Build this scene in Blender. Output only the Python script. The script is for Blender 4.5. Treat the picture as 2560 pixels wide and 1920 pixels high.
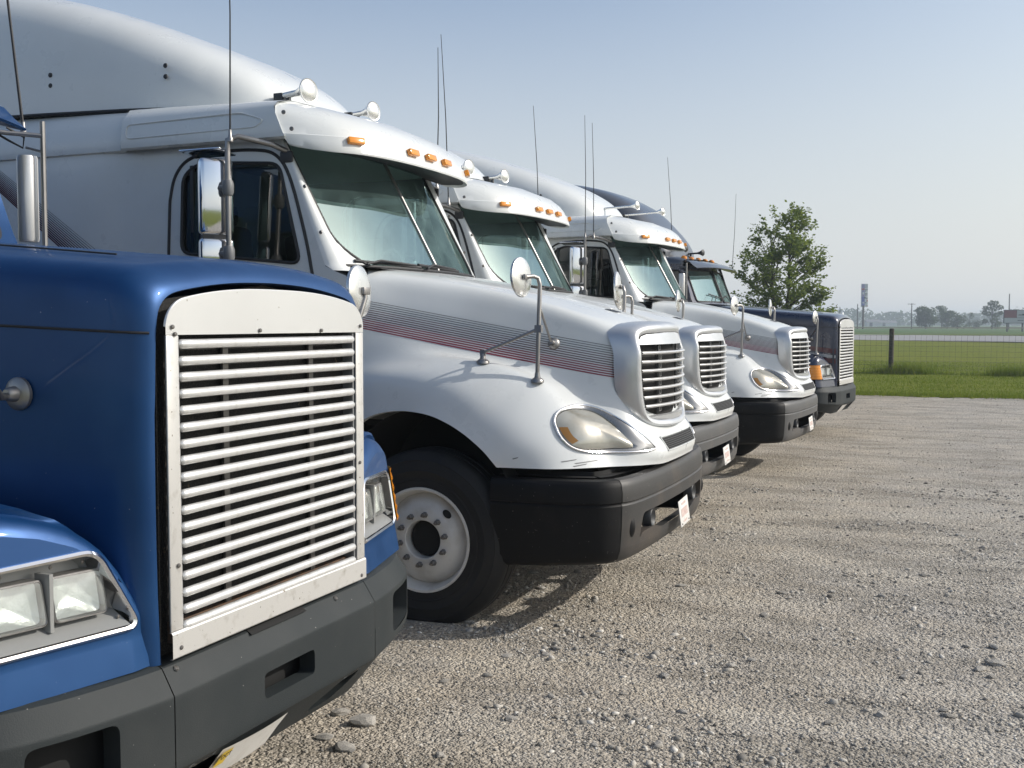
import bpy, bmesh, math, random
import numpy as np
from mathutils import Vector, Matrix
from mathutils.bvhtree import BVHTree

for o in list(bpy.data.objects): bpy.data.objects.remove(o)
SC = bpy.context.scene
COL = SC.collection
rnd = random.Random(7)
R = math.radians

# ------------------------------------------------------------------ camera
cam = bpy.data.cameras.new('camera'); cam_ob = bpy.data.objects.new('camera', cam); COL.objects.link(cam_ob)
cam.sensor_fit = 'HORIZONTAL'; cam.sensor_width = 36.0; cam.lens = 36.0*2700/2560
cam.clip_start = .05; cam.clip_end = 6000
cam_ob.location = (0, 0, 1.7)
cam_ob.rotation_euler = (R(90)-math.atan(152/2700), 0, R(22.5))
SC.camera = cam_ob
SC.render.resolution_x = 1024; SC.render.resolution_y = 768

# ------------------------------------------------------------------ sky and sun
SUN_AZ = 25.0      # degrees from +X towards +Y
SUN_EL = 33.0
W = bpy.data.worlds.new('World'); SC.world = W; W.use_nodes = True
wn = W.node_tree.nodes; wl = W.node_tree.links
sky = wn.new('ShaderNodeTexSky'); sky.sky_type = 'NISHITA'; sky.sun_disc = False
sky.sun_elevation = R(SUN_EL); sky.sun_rotation = R(90-SUN_AZ)
sky.air_density = 1.0; sky.dust_density = 2.0; sky.ozone_density = 2.2; sky.altitude = 0
SKY_STRENGTH = .15
# the day is hazy: a pale layer lies round the whole horizon and thins out upwards
wg = wn.new('ShaderNodeTexCoord'); wsx = wn.new('ShaderNodeSeparateXYZ'); wl.new(wg.outputs['Generated'], wsx.inputs[0])
wmr = wn.new('ShaderNodeMapRange'); wmr.interpolation_type = 'SMOOTHSTEP'
for k_, v_ in ((1, -.02), (2, .42), (3, .93), (4, .0)): wmr.inputs[k_].default_value = v_
wl.new(wsx.outputs[2], wmr.inputs[0])
wmx = wn.new('ShaderNodeMix'); wmx.data_type = 'RGBA'; wl.new(wmr.outputs[0], wmx.inputs[0]); wl.new(sky.outputs[0], wmx.inputs[6])
HAZE = (.74/SKY_STRENGTH, .765/SKY_STRENGTH, .785/SKY_STRENGTH)
wmx.inputs[7].default_value = (*HAZE, 1)
# broad forward-scattered glow of the haze on the sun's side of the sky
sdir = (math.cos(R(SUN_EL))*math.cos(R(SUN_AZ)), math.cos(R(SUN_EL))*math.sin(R(SUN_AZ)), math.sin(R(SUN_EL)))
wdot = wn.new('ShaderNodeVectorMath'); wdot.operation = 'DOT_PRODUCT'; wl.new(wg.outputs['Generated'], wdot.inputs[0]); wdot.inputs[1].default_value = sdir
wm2 = wn.new('ShaderNodeMapRange'); wm2.interpolation_type = 'SMOOTHSTEP'
for k_, v_ in ((1, .15), (2, 1.0), (3, 0.0), (4, 1.0)): wm2.inputs[k_].default_value = v_
wl.new(wdot.outputs['Value'], wm2.inputs[0])
wad = wn.new('ShaderNodeMix'); wad.data_type = 'RGBA'; wad.blend_type = 'ADD'; wl.new(wm2.outputs[0], wad.inputs[0]); wl.new(wmx.outputs[2], wad.inputs[6])
wad.inputs[7].default_value = (.22/SKY_STRENGTH, .19/SKY_STRENGTH, .09/SKY_STRENGTH, 1)
wl.new(wad.outputs[2], wn['Background'].inputs[0]); wn['Background'].inputs[1].default_value = SKY_STRENGTH
sun = bpy.data.lights.new('sun', 'SUN'); sun.energy = 3.7; sun.angle = R(.6); sun.color = (1, .95, .87)
sun_ob = bpy.data.objects.new('sun', sun); COL.objects.link(sun_ob)
sd = Vector((math.cos(R(SUN_EL))*math.cos(R(SUN_AZ)), math.cos(R(SUN_EL))*math.sin(R(SUN_AZ)), math.sin(R(SUN_EL))))
sun_ob.rotation_euler = sd.to_track_quat('Z', 'Y').to_euler(); sun_ob.location = (5, 5, 20)
SC.view_settings.view_transform = 'Standard'; SC.view_settings.look = 'None'
SC.view_settings.gamma = 1; SC.view_settings.use_curve_mapping = False
SC.view_settings.exposure = 0.0
SC.render.engine = 'CYCLES'
SC.cycles.max_bounces = 8; SC.cycles.transparent_max_bounces = 16

# ------------------------------------------------------------------ materials
def nodes(name):
    m = bpy.data.materials.new(name); m.use_nodes = True
    nt = m.node_tree
    return m, nt, nt.nodes['Principled BSDF'], nt.nodes['Material Output']
def coords(nt, out='Object', scale=None):
    t = nt.nodes.new('ShaderNodeTexCoord')
    if scale is None: return t.outputs[out]
    mp = nt.nodes.new('ShaderNodeMapping'); mp.inputs['Scale'].default_value = scale
    nt.links.new(t.outputs[out], mp.inputs[0]); return mp.outputs[0]
def noise(nt, vec, scale, detail=4, rough=.55):
    n = nt.nodes.new('ShaderNodeTexNoise'); n.inputs['Scale'].default_value = scale
    n.inputs['Detail'].default_value = detail; n.inputs['Roughness'].default_value = rough
    nt.links.new(vec, n.inputs['Vector']); return n.outputs['Fac']
def ramp(nt, fac, stops):
    r = nt.nodes.new('ShaderNodeValToRGB'); e = r.color_ramp.elements
    while len(e) < len(stops): e.new(.5)
    for k, (p, c) in enumerate(stops):
        e[k].position = p; e[k].color = (c[0], c[1], c[2], 1) if not isinstance(c, (int, float)) else (c, c, c, 1)
    nt.links.new(fac, r.inputs[0]); return r.outputs[0]
def mix(nt, fac, a, b, mode='MIX'):
    x = nt.nodes.new('ShaderNodeMix'); x.data_type = 'RGBA'; x.blend_type = mode
    for s, v in ((0, fac), (6, a), (7, b)):
        if hasattr(v, 'links'): nt.links.new(v, x.inputs[s])
        elif s == 0: x.inputs[0].default_value = v
        else: x.inputs[s].default_value = (v[0], v[1], v[2], 1)
    return x.outputs[2]
def bump(nt, h, strength, dist=.01):
    b = nt.nodes.new('ShaderNodeBump'); b.inputs['Strength'].default_value = strength
    b.inputs['Distance'].default_value = dist; nt.links.new(h, b.inputs['Height']); return b.outputs[0]
def mat(name, col, rough=.5, metal=0, coat=0, var=None, bmp=None, spec=None, rvar=None, specks=None):
    """var=(scale, other colour, lo, hi)  bmp=(scale, strength)  specks=(scale, colour, threshold)"""
    m, nt, b, o = nodes(name)
    b.inputs['Base Color'].default_value = (*col, 1); b.inputs['Roughness'].default_value = rough
    b.inputs['Metallic'].default_value = metal
    if coat: b.inputs['Coat Weight'].default_value = coat; b.inputs['Coat Roughness'].default_value = .06
    if spec is not None: b.inputs['Specular IOR Level'].default_value = spec
    cur = None; v = coords(nt)
    if var:
        f = ramp(nt, noise(nt, v, var[0]), [(var[2], 0.0), (var[3], 1.0)])
        cur = mix(nt, f, col, var[1])
    if specks:
        f = ramp(nt, noise(nt, v, specks[0], 2, .5), [(specks[2], 0.0), (specks[2]+.03, 1.0)])
        cur = mix(nt, f, cur if cur is not None else col, specks[1])
    if cur is not None: nt.links.new(cur, b.inputs['Base Color'])
    if rvar:
        f = ramp(nt, noise(nt, v, rvar[0]), [(.3, max(rough-rvar[1], .02)), (.7, rough+rvar[1])])
        nt.links.new(f, b.inputs['Roughness'])
    if bmp: nt.links.new(bump(nt, noise(nt, v, bmp[0], 5), bmp[1]), b.inputs['Normal'])
    return m
def glassmat(name, tint, lo=.06, gl=1.0, body=None, bw=0.0, gtint=(1, 1, 1)):
    m, nt, b, o = nodes(name); nt.nodes.remove(b)
    tr = nt.nodes.new('ShaderNodeBsdfTransparent'); tr.inputs[0].default_value = (*tint, 1)
    g = nt.nodes.new('ShaderNodeBsdfGlossy'); g.inputs['Roughness'].default_value = .015; g.inputs['Color'].default_value = (*gtint, 1)
    fr = nt.nodes.new('ShaderNodeFresnel'); fr.inputs[0].default_value = 1.55
    mm = nt.nodes.new('ShaderNodeMath'); mm.operation = 'MULTIPLY_ADD'; mm.inputs[1].default_value = gl; mm.inputs[2].default_value = lo
    mm.use_clamp = True
    nt.links.new(fr.outputs[0], mm.inputs[0])
    base = tr.outputs[0]
    if body:
        df = nt.nodes.new('ShaderNodeBsdfDiffuse'); df.inputs[0].default_value = (*body, 1)
        mx0 = nt.nodes.new('ShaderNodeMixShader'); mx0.inputs[0].default_value = bw
        # dust film: uneven
        f = ramp(nt, noise(nt, coords(nt), 6, 5), [(.35, bw*.6), (.7, min(1, bw*1.5))])
        nt.links.new(f, mx0.inputs[0])
        nt.links.new(tr.outputs[0], mx0.inputs[1]); nt.links.new(df.outputs[0], mx0.inputs[2]); base = mx0.outputs[0]
    mx = nt.nodes.new('ShaderNodeMixShader'); nt.links.new(mm.outputs[0], mx.inputs[0])
    nt.links.new(base, mx.inputs[1]); nt.links.new(g.outputs[0], mx.inputs[2])
    nt.links.new(mx.outputs[0], o.inputs[0]); return m

M = {}
M['white'] = mat('white_paint', (.665, .685, .68), .32, 0, .42, var=(1.6, (.60, .612, .60), .45, .8), rvar=(5, .08), specks=(190, (.42, .38, .34), .735))
M['blue'] = mat('blue_paint', (.003, .043, .148), .46, .5, .18, var=(2.2, (.011, .064, .19), .4, .7), rvar=(6, .07), specks=(150, (.30, .34, .40), .775))
M['navy'] = mat('navy_paint', (.012, .018, .046), .3, .15, .8, rvar=(6, .06))
M['navy_grey'] = mat('dark_grey_paint', (.06, .068, .085), .35, .2, .6)
M['chrome'] = mat('chrome', (.82, .83, .85), .09, 1, rvar=(9, .03))
M['satin'] = mat('polished_aluminium', (.70, .70, .69), .34, .45, var=(3, (.64, .64, .63), .45, .75), rvar=(6, .05), specks=(70, (.4, .38, .34), .745))
M['slat'] = mat('brushed_slat', (.72, .72, .71), .36, .5, var=(30, (.58, .57, .54), .5, .8), rvar=(25, .08), specks=(120, (.30, .27, .22), .735))
M['plate_metal'] = mat('worn_aluminium_strip', (.62, .61, .585), .42, .45, var=(25, (.44, .42, .38), .55, .8), specks=(60, (.2, .17, .13), .70))
M['silver'] = mat('silver_plastic_chrome', (.62, .63, .64), .34, .65, rvar=(7, .05))
M['black'] = mat('black_rubber', (.018, .018, .02), .6)
M['radiator'] = mat('radiator_core', (.012, .012, .012), .8, .2, 0, var=(220, (.045, .042, .038), .5, .62), bmp=(300, .4), specks=(45, (.10, .075, .05), .70))
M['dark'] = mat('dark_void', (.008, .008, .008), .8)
M['tyre'] = mat('tyre_rubber', (.009, .009, .0095), .72, 0, 0, var=(5, (.017, .0155, .014), .4, .7), bmp=(90, .15))
M['rim'] = mat('painted_steel_rim', (.66, .645, .61), .5, .1, 0, var=(7, (.50, .47, .42), .45, .75), bmp=(60, .08))
M['bumper_grey'] = mat('grey_bumper_plastic', (.020, .025, .027), .62, 0, 0, var=(3, (.032, .036, .037), .4, .75), spec=.3, bmp=(260, .12), specks=(75, (.24, .235, .22), .765))
M['bumper_black'] = mat('black_bumper_plastic', (.008, .008, .0085), .55, 0, 0, var=(2.5, (.026, .023, .021), .55, .9), bmp=(260, .1), specks=(80, (.2, .19, .17), .735), spec=.2)
M['bumper_mid'] = mat('faded_bumper_plastic', (.072, .072, .072), .5, 0, 0, var=(3, (.11, .10, .092), .45, .8), bmp=(260, .1), specks=(80, (.22, .21, .19), .735))
M['bumper_worn'] = mat('dusty_bumper_plastic', (.036, .035, .034), .52, 0, 0, var=(3, (.085, .068, .054), .45, .8), bmp=(260, .1), specks=(80, (.22, .2, .17), .73))
M['turn_amber'] = mat('dull_amber_lens', (.34, .16, .03), .2, .2, .6)
M['amber'] = mat('amber_lens', (.75, .26, .012), .18, 0, .5)
M['plastic'] = mat('dark_plastic', (.03, .032, .035), .5)
M['grey_plastic'] = mat('grey_plastic', (.16, .165, .17), .5)
M['interior'] = mat('cab_trim', (.055, .058, .062), .75)
M['seat'] = mat('seat_fabric', (.09, .085, .08), .9, bmp=(200, .2))
M['curtain'] = mat('pale_curtain', (.38, .40, .41), .9)
M['glass'] = glassmat('windshield_glass', (.62, .80, .75), .015, .37, (.38, .58, .56), .13, (.74, .94, .91))
M['window'] = glassmat('door_glass', (.22, .27, .27), .03, 1.0)
M['lamp_glass'] = glassmat('headlamp_glass', (.93, .96, .94), .05, .8, (.80, .83, .81), .16)
M['lens'] = mat('headlight_lens', (.46, .45, .40), .16, .35, .8, var=(9, (.36, .345, .29), .4, .7), rvar=(12, .05))
M['lamp_bezel'] = mat('lamp_bezel', (.22, .225, .23), .26, .75, rvar=(9, .05))
M['mirror_back'] = mat('satin_mirror_back', (.80, .80, .78), .26, .75, var=(8, (.70, .69, .66), .4, .7), rvar=(10, .06))
M['reflector'] = mat('reflector', (.80, .82, .80), .28, .35, bmp=(40, .25))
M['bezel_grey'] = mat('bezel_grey', (.27, .275, .27), .42, .2)
M['rust'] = mat('rusty_steel', (.14, .085, .05), .8, 0, 0, var=(30, (.08, .06, .05), .4, .6))
M['steel'] = mat('steel', (.32, .31, .30), .42, .85, rvar=(12, .1))
M['bolt'] = mat('bolt_steel', (.2, .19, .18), .45, .8)
M['plate'] = mat('licence_plate', (.70, .69, .66), .45, 0, 0, var=(18, (.55, .52, .48), .5, .8))
M['plate_red'] = mat('plate_red_print', (.50, .36, .33), .5, var=(60, (.60, .50, .46), .4, .6))
M['sticker'] = mat('yellow_sticker', (.72, .50, .03), .5)
M['ink'] = mat('ink', (.03, .03, .035), .6)
M['stripe_black'] = mat('stripe_black', (.018, .012, .016), .35, 0, .4)
M['stripe_dark'] = mat('stripe_maroon', (.075, .006, .016), .35, 0, .4)
M['stripe_red'] = mat('stripe_red', (.22, .010, .026), .35, 0, .4)
M['stripe_silver'] = mat('stripe_silver', (.34, .35, .37), .35, .3, .4)

# ------------------------------------------------------------------ mesh helpers
class MB:
    def __init__(s): s.v = []; s.f = []
    def add(s, v, f):
        n = len(s.v); s.v += [tuple(map(float, p)) for p in v]; s.f += [tuple(i+n for i in q) for q in f]; return s
    def box(s, c, d, rot=None):
        p = [Vector((sx*d[0]/2, sy*d[1]/2, sz*d[2]/2)) for sz in (-1, 1) for sy in (-1, 1) for sx in (-1, 1)]
        if rot is not None: p = [rot @ q for q in p]
        return s.add([q+Vector(c) for q in p], [(0, 2, 3, 1), (4, 5, 7, 6), (0, 1, 5, 4), (2, 6, 7, 3), (0, 4, 6, 2), (1, 3, 7, 5)])
    def grid(s, P, closeu=False, closev=False, flip=False):
        n, m = len(P), len(P[0]); f = []
        assert all(len(q) == m for q in P)
        for i in range(n if closeu else n-1):
            for j in range(m if closev else m-1):
                a, b, c, d = i*m+j, ((i+1) % n)*m+j, ((i+1) % n)*m+(j+1) % m, i*m+(j+1) % m
                f.append((a, d, c, b) if flip else (a, b, c, d))
        return s.add([p for r_ in P for p in r_], f)
    def tube(s, path, r, n=8, cap=True):
        P = [Vector(p) for p in path]; rs = r if isinstance(r, (list, tuple)) else [r]*len(P)
        t0 = (P[1]-P[0]).normalized(); a = Vector((0, 0, 1)) if abs(t0.z) < .9 else Vector((1, 0, 0))
        nx = t0.cross(a).normalized(); rings = []
        for i, p in enumerate(P):
            t = (P[min(i+1, len(P)-1)]-P[max(i-1, 0)]).normalized()
            nx = (nx-t*nx.dot(t)).normalized(); ny = t.cross(nx)
            rings.append([p+(nx*math.cos(2*math.pi*k/n)+ny*math.sin(2*math.pi*k/n))*rs[i] for k in range(n)])
        b = len(s.v); s.grid(rings, closev=True, flip=True)
        if cap:
            s.f.append(tuple(b+k for k in range(n))); e = b+(len(P)-1)*n; s.f.append(tuple(e+k for k in reversed(range(n))))
        return s
    def lathe(s, prof, o, ax, n=24, cap=False):
        ax = Vector(ax).normalized(); a = Vector((0, 0, 1)) if abs(ax.z) < .9 else Vector((1, 0, 0))
        x = ax.cross(a).normalized(); y = ax.cross(x); o = Vector(o)
        P = [[o+ax*h+(x*math.cos(2*math.pi*k/n)+y*math.sin(2*math.pi*k/n))*r for k in range(n)] for r, h in prof]
        return s.grid(P, closev=True)
    def poly(s, pts, flip=False):
        return s.add(pts, [tuple(reversed(range(len(pts)))) if flip else tuple(range(len(pts)))])
    def prism(s, a, b):
        n = len(a); f = [tuple(reversed(range(n))), tuple(range(n, 2*n))]
        f += [(i, (i+1) % n, n+(i+1) % n, n+i) for i in range(n)]
        return s.add(list(a)+list(b), f)
    def mirror(s):
        n = len(s.v); s.v += [(x, -y, z) for x, y, z in s.v]; s.f += [tuple(i+n for i in reversed(q)) for q in s.f]; return s
    def mesh(s, name, smooth=40, bevel=0, fixn=True, seg=2):
        me = bpy.data.meshes.new(name); me.from_pydata(s.v, [], s.f); me.update(calc_edges=True)
        if fixn or bevel:
            bm = bmesh.new(); bm.from_mesh(me)
            bmesh.ops.remove_doubles(bm, verts=bm.verts, dist=1e-5)
            if fixn: bmesh.ops.recalc_face_normals(bm, faces=bm.faces)
            if bevel:
                ed = [e for e in bm.edges if len(e.link_faces) == 2 and e.calc_face_angle(0) > R(30)]
                bmesh.ops.bevel(bm, geom=ed, offset=bevel, segments=seg, affect='EDGES', profile=.5, clamp_overlap=True)
            bm.to_mesh(me); bm.free()
        if smooth is not None:
            me.polygons.foreach_set('use_smooth', [True]*len(me.polygons))
            me.update()
            if smooth < 170: me.set_sharp_from_angle(angle=R(smooth))
        me.update(); return me
    def build(s, name, m, parent=None, **k):
        return put(name, s.mesh(name, **k), m, parent)
def put(name, me, m, parent=None):
    if m is not None and not me.materials: me.materials.append(M[m] if isinstance(m, str) else m)
    o = bpy.data.objects.new(name, me); COL.objects.link(o); o.parent = parent; return o
def empty(name, loc=(0, 0, 0), rz=0):
    o = bpy.data.objects.new(name, None); COL.objects.link(o); o.location = loc; o.rotation_euler = (0, 0, rz)
    o.empty_display_size = .3; return o
def tag(o, label, cat, group=None, kind=None):
    if kind: o['kind'] = kind
    if label: o['label'] = label
    if cat: o['category'] = cat
    if group: o['group'] = group
    return o
def copy_tree(o, parent=None):
    c = o.copy(); COL.objects.link(c); c.parent = parent
    for ch in list(o.children): copy_tree(ch, c)
    return c
def crom(P, n):
    P = np.asarray(P, float); N = len(P); out = []
    Q = np.concatenate([[2*P[0]-P[1]], P, [2*P[-1]-P[-2]]])
    for i in range(N-1):
        a, b, c, d = Q[i:i+4]
        for k in range(n):
            t = k/n; out.append(.5*(2*b+(c-a)*t+(2*a-5*b+4*c-d)*t*t+(3*b-a-3*c+d)*t**3))
    out.append(P[-1]); return np.array(out)
def crom_closed(P, n):
    P = np.asarray(P, float); N = len(P); out = []
    for i in range(N):
        a, b, c, d = P[i-1], P[i], P[(i+1) % N], P[(i+2) % N]
        for k in range(n):
            t = k/n; out.append(.5*(2*b+(c-a)*t+(2*a-5*b+4*c-d)*t*t+(3*b-a-3*c+d)*t**3))
    return np.array(out)
def lerp(xs, ys, x): return float(np.interp(x, xs, ys))
def roundpoly(P, r, n=5):
    """round the corners of a closed 2-D polygon"""
    out = []; N = len(P)
    for i in range(N):
        p0, p, p1 = Vector(P[i-1]), Vector(P[i]), Vector(P[(i+1) % N])
        a = (p0-p); b = (p1-p); rr = min(r, a.length*.45, b.length*.45)
        s, e = p+a.normalized()*rr, p+b.normalized()*rr
        for k in range(n+1):
            t = k/n; q = s*(1-t)**2+p*2*t*(1-t)+e*t*t; out.append((q.x, q.y))
    return out
def inside(p, poly):
    c = False; x, y = p; n = len(poly); j = n-1
    for i in range(n):
        xi, yi = poly[i]; xj, yj = poly[j]
        if (yi > y) != (yj > y) and x < (xj-xi)*(y-yi)/(yj-yi)+xi: c = not c
        j = i
    return c
def nearest(p, poly):
    best = None; bd = 1e9; n = len(poly)
    for i in range(n):
        ax, ay = poly[i]; bx, by = poly[(i+1) % n]; dx, dy = bx-ax, by-ay
        t = max(0, min(1, ((p[0]-ax)*dx+(p[1]-ay)*dy)/(dx*dx+dy*dy+1e-12))); q = (ax+t*dx, ay+t*dy)
        d = (q[0]-p[0])**2+(q[1]-p[1])**2
        if d < bd: bd, best = d, q
    return best
def holegrid(mb, fn, us, vs, holes, keep=None):
    """sheet fn(u, v) over us x vs with polygon holes (in u, v) whose rims are followed exactly"""
    n, m = len(us), len(vs); uv = [[(u, v) for v in vs] for u in us]; dead = set()
    for i in range(n-1):
        for j in range(m-1):
            c = ((us[i]+us[i+1])/2, (vs[j]+vs[j+1])/2)
            if any(inside(c, h) for h in holes) or (keep and not keep(*c)): dead.add((i, j))
    for i in range(n):
        for j in range(m):
            cells = [(a, b) for a in (i-1, i) for b in (j-1, j) if 0 <= a < n-1 and 0 <= b < m-1]
            k = sum(c in dead for c in cells)
            if 0 < k < len(cells) and holes:
                q = min((nearest(uv[i][j], h) for h in holes), key=lambda w: (w[0]-uv[i][j][0])**2+(w[1]-uv[i][j][1])**2)
                if math.hypot(q[0]-uv[i][j][0], q[1]-uv[i][j][1]) < 1.6*max(us[1]-us[0], abs(vs[1]-vs[0])): uv[i][j] = q
    f = [(i*m+j, (i+1)*m+j, (i+1)*m+j+1, i*m+j+1) for i in range(n-1) for j in range(m-1) if (i, j) not in dead]
    V = [fn(*p) for r_ in uv for p in r_]; used = sorted({k for q in f for k in q}); mp = {k: a for a, k in enumerate(used)}
    return mb.add([V[k] for k in used], [tuple(mp[k] for k in q) for q in f])
def rimtube(mb, fn, poly, r, n=6):
    P = [Vector(fn(*p)) for p in poly]; P.append(P[0]); P.append(P[1])
    return mb.tube(P, r, n, cap=False)
def ribbon(mb, pts_a, pts_b):
    return mb.grid([list(pts_a), list(pts_b)])
def lin(a, b, n): return [a+(b-a)*k/(n-1) for k in range(n)]
# ------------------------------------------------------------------ the ground
def gz(x, y):
    a = -.01*min(max(y-4, 0), 8)
    return a+lerp([0, 28, 45, 70, 110, 200], [0, 0, .03, .2, .55, .2], y)
from mathutils import noise as mn
def rough(x, y):
    return .012*mn.noise(Vector((x*.8, y*.8, 0)))+.007*mn.noise(Vector((x*3.1, y*3.1, 2)))+.004*mn.noise(Vector((x*9, y*9, 5)))+.004*mn.noise(Vector((x*1.3, y*11, 7)))
def gravel_material():
    m, nt, b, o = nodes('gravel'); v = coords(nt)
    big = noise(nt, v, .55, 3); mid = noise(nt, v, 2.4, 6, .7); fine = noise(nt, v, 55, 4, .7)
    vo = nt.nodes.new('ShaderNodeTexVoronoi'); vo.inputs['Scale'].default_value = 75; nt.links.new(v, vo.inputs['Vector'])
    vo2 = nt.nodes.new('ShaderNodeTexVoronoi'); vo2.inputs['Scale'].default_value = 34; nt.links.new(v, vo2.inputs['Vector'])
    c = mix(nt, ramp(nt, big, [(.38, 0.0), (.62, 1.0)]), (.441, .400, .339), (.391, .368, .339))
    c = mix(nt, ramp(nt, mid, [(.40, 0.0), (.62, 1.0)]), c, (.492, .427, .334))
    st = noise(nt, coords(nt, 'Object', (.5, 1.25, 1)), 1.6, 7, .68)
    c = mix(nt, ramp(nt, st, [(.38, 1.0), (.53, 0.0)]), c, (.319, .288, .246))
    c = mix(nt, ramp(nt, st, [(.53, 0.0), (.68, .7)]), c, (.46, .432, .385))
    g = nt.nodes.new('ShaderNodeRGBToBW'); nt.links.new(vo.outputs['Color'], g.inputs[0])
    c = mix(nt, .60, c, ramp(nt, g.outputs[0], [(.08, (.17, .16, .145)), (.45, (.42, .395, .35)), (.75, (.50, .47, .42)), (.95, (.76, .73, .67))]))
    c = mix(nt, 1.0, c, ramp(nt, st, [(.36, (.98, .97, .95)), (.50, (1.15, 1.15, 1.16)), (.66, (1.33, 1.33, 1.32))]), 'MULTIPLY')
    # oily brown dirt where the trucks stand and drip
    sx = nt.nodes.new('ShaderNodeSeparateXYZ'); nt.links.new(coords(nt), sx.inputs[0])
    wob = nt.nodes.new('ShaderNodeMath'); wob.operation = 'MULTIPLY_ADD'; wob.inputs[1].default_value = 1.6; nt.links.new(noise(nt, v, .9, 4), wob.inputs[0]); nt.links.new(sx.outputs[0], wob.inputs[2])
    dirt = nt.nodes.new('ShaderNodeMapRange'); dirt.inputs[1].default_value = -.9; dirt.inputs[2].default_value = .9; dirt.inputs[3].default_value = 1; dirt.inputs[4].default_value = 0
    nt.links.new(wob.outputs[0], dirt.inputs[0])
    c = mix(nt, dirt.outputs[0], c, mix(nt, 1.0, c, (1.0, .965, .91), 'MULTIPLY'))
    c = mix(nt, ramp(nt, fine, [(.32, .45), (.46, 0.0)]), c, (.158, .138, .115))
    nt.links.new(c, b.inputs['Base Color']); b.inputs['Roughness'].default_value = .95
    b.inputs['Specular IOR Level'].default_value = .15
    h = nt.nodes.new('ShaderNodeMath'); h.operation = 'ADD'
    h2 = nt.nodes.new('ShaderNodeMath'); h2.operation = 'MULTIPLY_ADD'; h2.inputs[1].default_value = -.8
    nt.links.new(vo.outputs['Distance'], h2.inputs[0]); nt.links.new(fine, h2.inputs[2])
    h3 = nt.nodes.new('ShaderNodeMath'); h3.operation = 'MULTIPLY_ADD'; h3.inputs[1].default_value = -1.1
    nt.links.new(vo2.outputs['Distance'], h3.inputs[0]); nt.links.new(h2.outputs[0], h3.inputs[2])
    nt.links.new(bump(nt, h3.outputs[0], 1.0, .022), b.inputs['Normal']); return m
M['gravel'] = gravel_material()
def lot():
    xs = np.arange(-15, 20.01, .14); ys = np.arange(-3, 28.8, .14)
    V = []
    for x in xs:
        for y in ys:
            e = 28.1+.6*mn.noise(Vector((x*.5, 0, 3)))+.5*mn.noise(Vector((x*2.2, 1, 3)))-.02*x
            V.append((x, y, gz(x, y)+rough(x, y)-(max(0, y-e)*.35)))
    n, m = len(xs), len(ys); F = [(i*m+j, (i+1)*m+j, (i+1)*m+j+1, i*m+j+1) for i in range(n-1) for j in range(m-1)]
    b = MB(); b.v = V; b.f = F
    return tag(b.build('gravel_lot', 'gravel', smooth=180, fixn=False), None, None, kind='structure')
lot()

def grass_material():
    m, nt, b, o = nodes('grass_ground'); v = coords(nt)
    big = noise(nt, v, .12, 4); mid = noise(nt, v, 1.1, 5, .65); fine = noise(nt, v, 14, 4, .7)
    st = noise(nt, coords(nt, 'Object', (.12, 1.0, 1)), .8, 3)
    c = mix(nt, ramp(nt, big, [(.4, 0.0), (.6, 1.0)]), (.16, .185, .012), (.185, .20, .02))
    c = mix(nt, ramp(nt, st, [(.42, 0.0), (.6, .6)]), c, (.21, .215, .045))
    c = mix(nt, ramp(nt, mid, [(.4, 0.0), (.7, .7)]), c, (.125, .155, .010))
    c = mix(nt, ramp(nt, fine, [(.35, .8), (.55, 0.0)]), c, (.03, .06, .01))
    # far beyond the road the land is tilled fields
    sp = nt.nodes.new('ShaderNodeSeparateXYZ'); nt.links.new(coords(nt), sp.inputs[0])
    far = nt.nodes.new('ShaderNodeMapRange'); far.inputs[1].default_value = 125; far.inputs[2].default_value = 150
    nt.links.new(sp.outputs[1], far.inputs[0])
    fc = mix(nt, ramp(nt, noise(nt, coords(nt, 'Object', (.25, 1, 1)), .02, 2), [(.45, 0.0), (.52, 1.0)]), (.06, .135, .03), (.10, .13, .05))
    c = mix(nt, far.outputs[0], c, fc)
    nt.links.new(c, b.inputs['Base Color']); b.inputs['Roughness'].default_value = .9; b.inputs['Specular IOR Level'].default_value = .1
    nt.links.new(bump(nt, fine, .8, .05), b.inputs['Normal']); return m
M['grass'] = grass_material()
def field():
    xs = sorted(set(list(np.linspace(-3000, -60, 16))+list(np.linspace(-60, -9, 52))+list(np.linspace(-9, 9, 121))+list(np.linspace(9, 80, 72))+list(np.linspace(80, 3000, 16))))
    ys = sorted(set(list(np.linspace(-3000, -5, 8))+list(np.linspace(-5, 26.5, 6))+list(np.linspace(26.5, 50, 95))+list(np.linspace(50, 220, 80))+list(np.linspace(220, 3200, 20))))
    def z(x, y):
        if y < 26.8: return -.3
        yy = y+.45*mn.noise(Vector((x*.45, 2, 0)))+.38*mn.noise(Vector((x*1.9, 5, 0)))+.2*mn.noise(Vector((x*5, y*3, 0)))
        w = min(1, max(0, (yy-27.5)/.5))
        return -.3*(1-w)+w*(gz(x, y)+(.035 if y < 120 else 0)+.02*mn.noise(Vector((x*.6, y*.6, 1)))*min(1, max(0, (60-y)/10)))
    b = MB().grid([[(x, y, z(x, y)) for y in ys] for x in xs])
    return tag(b.build('grass_field', 'grass', smooth=180), None, None, kind='structure')
field()

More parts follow.
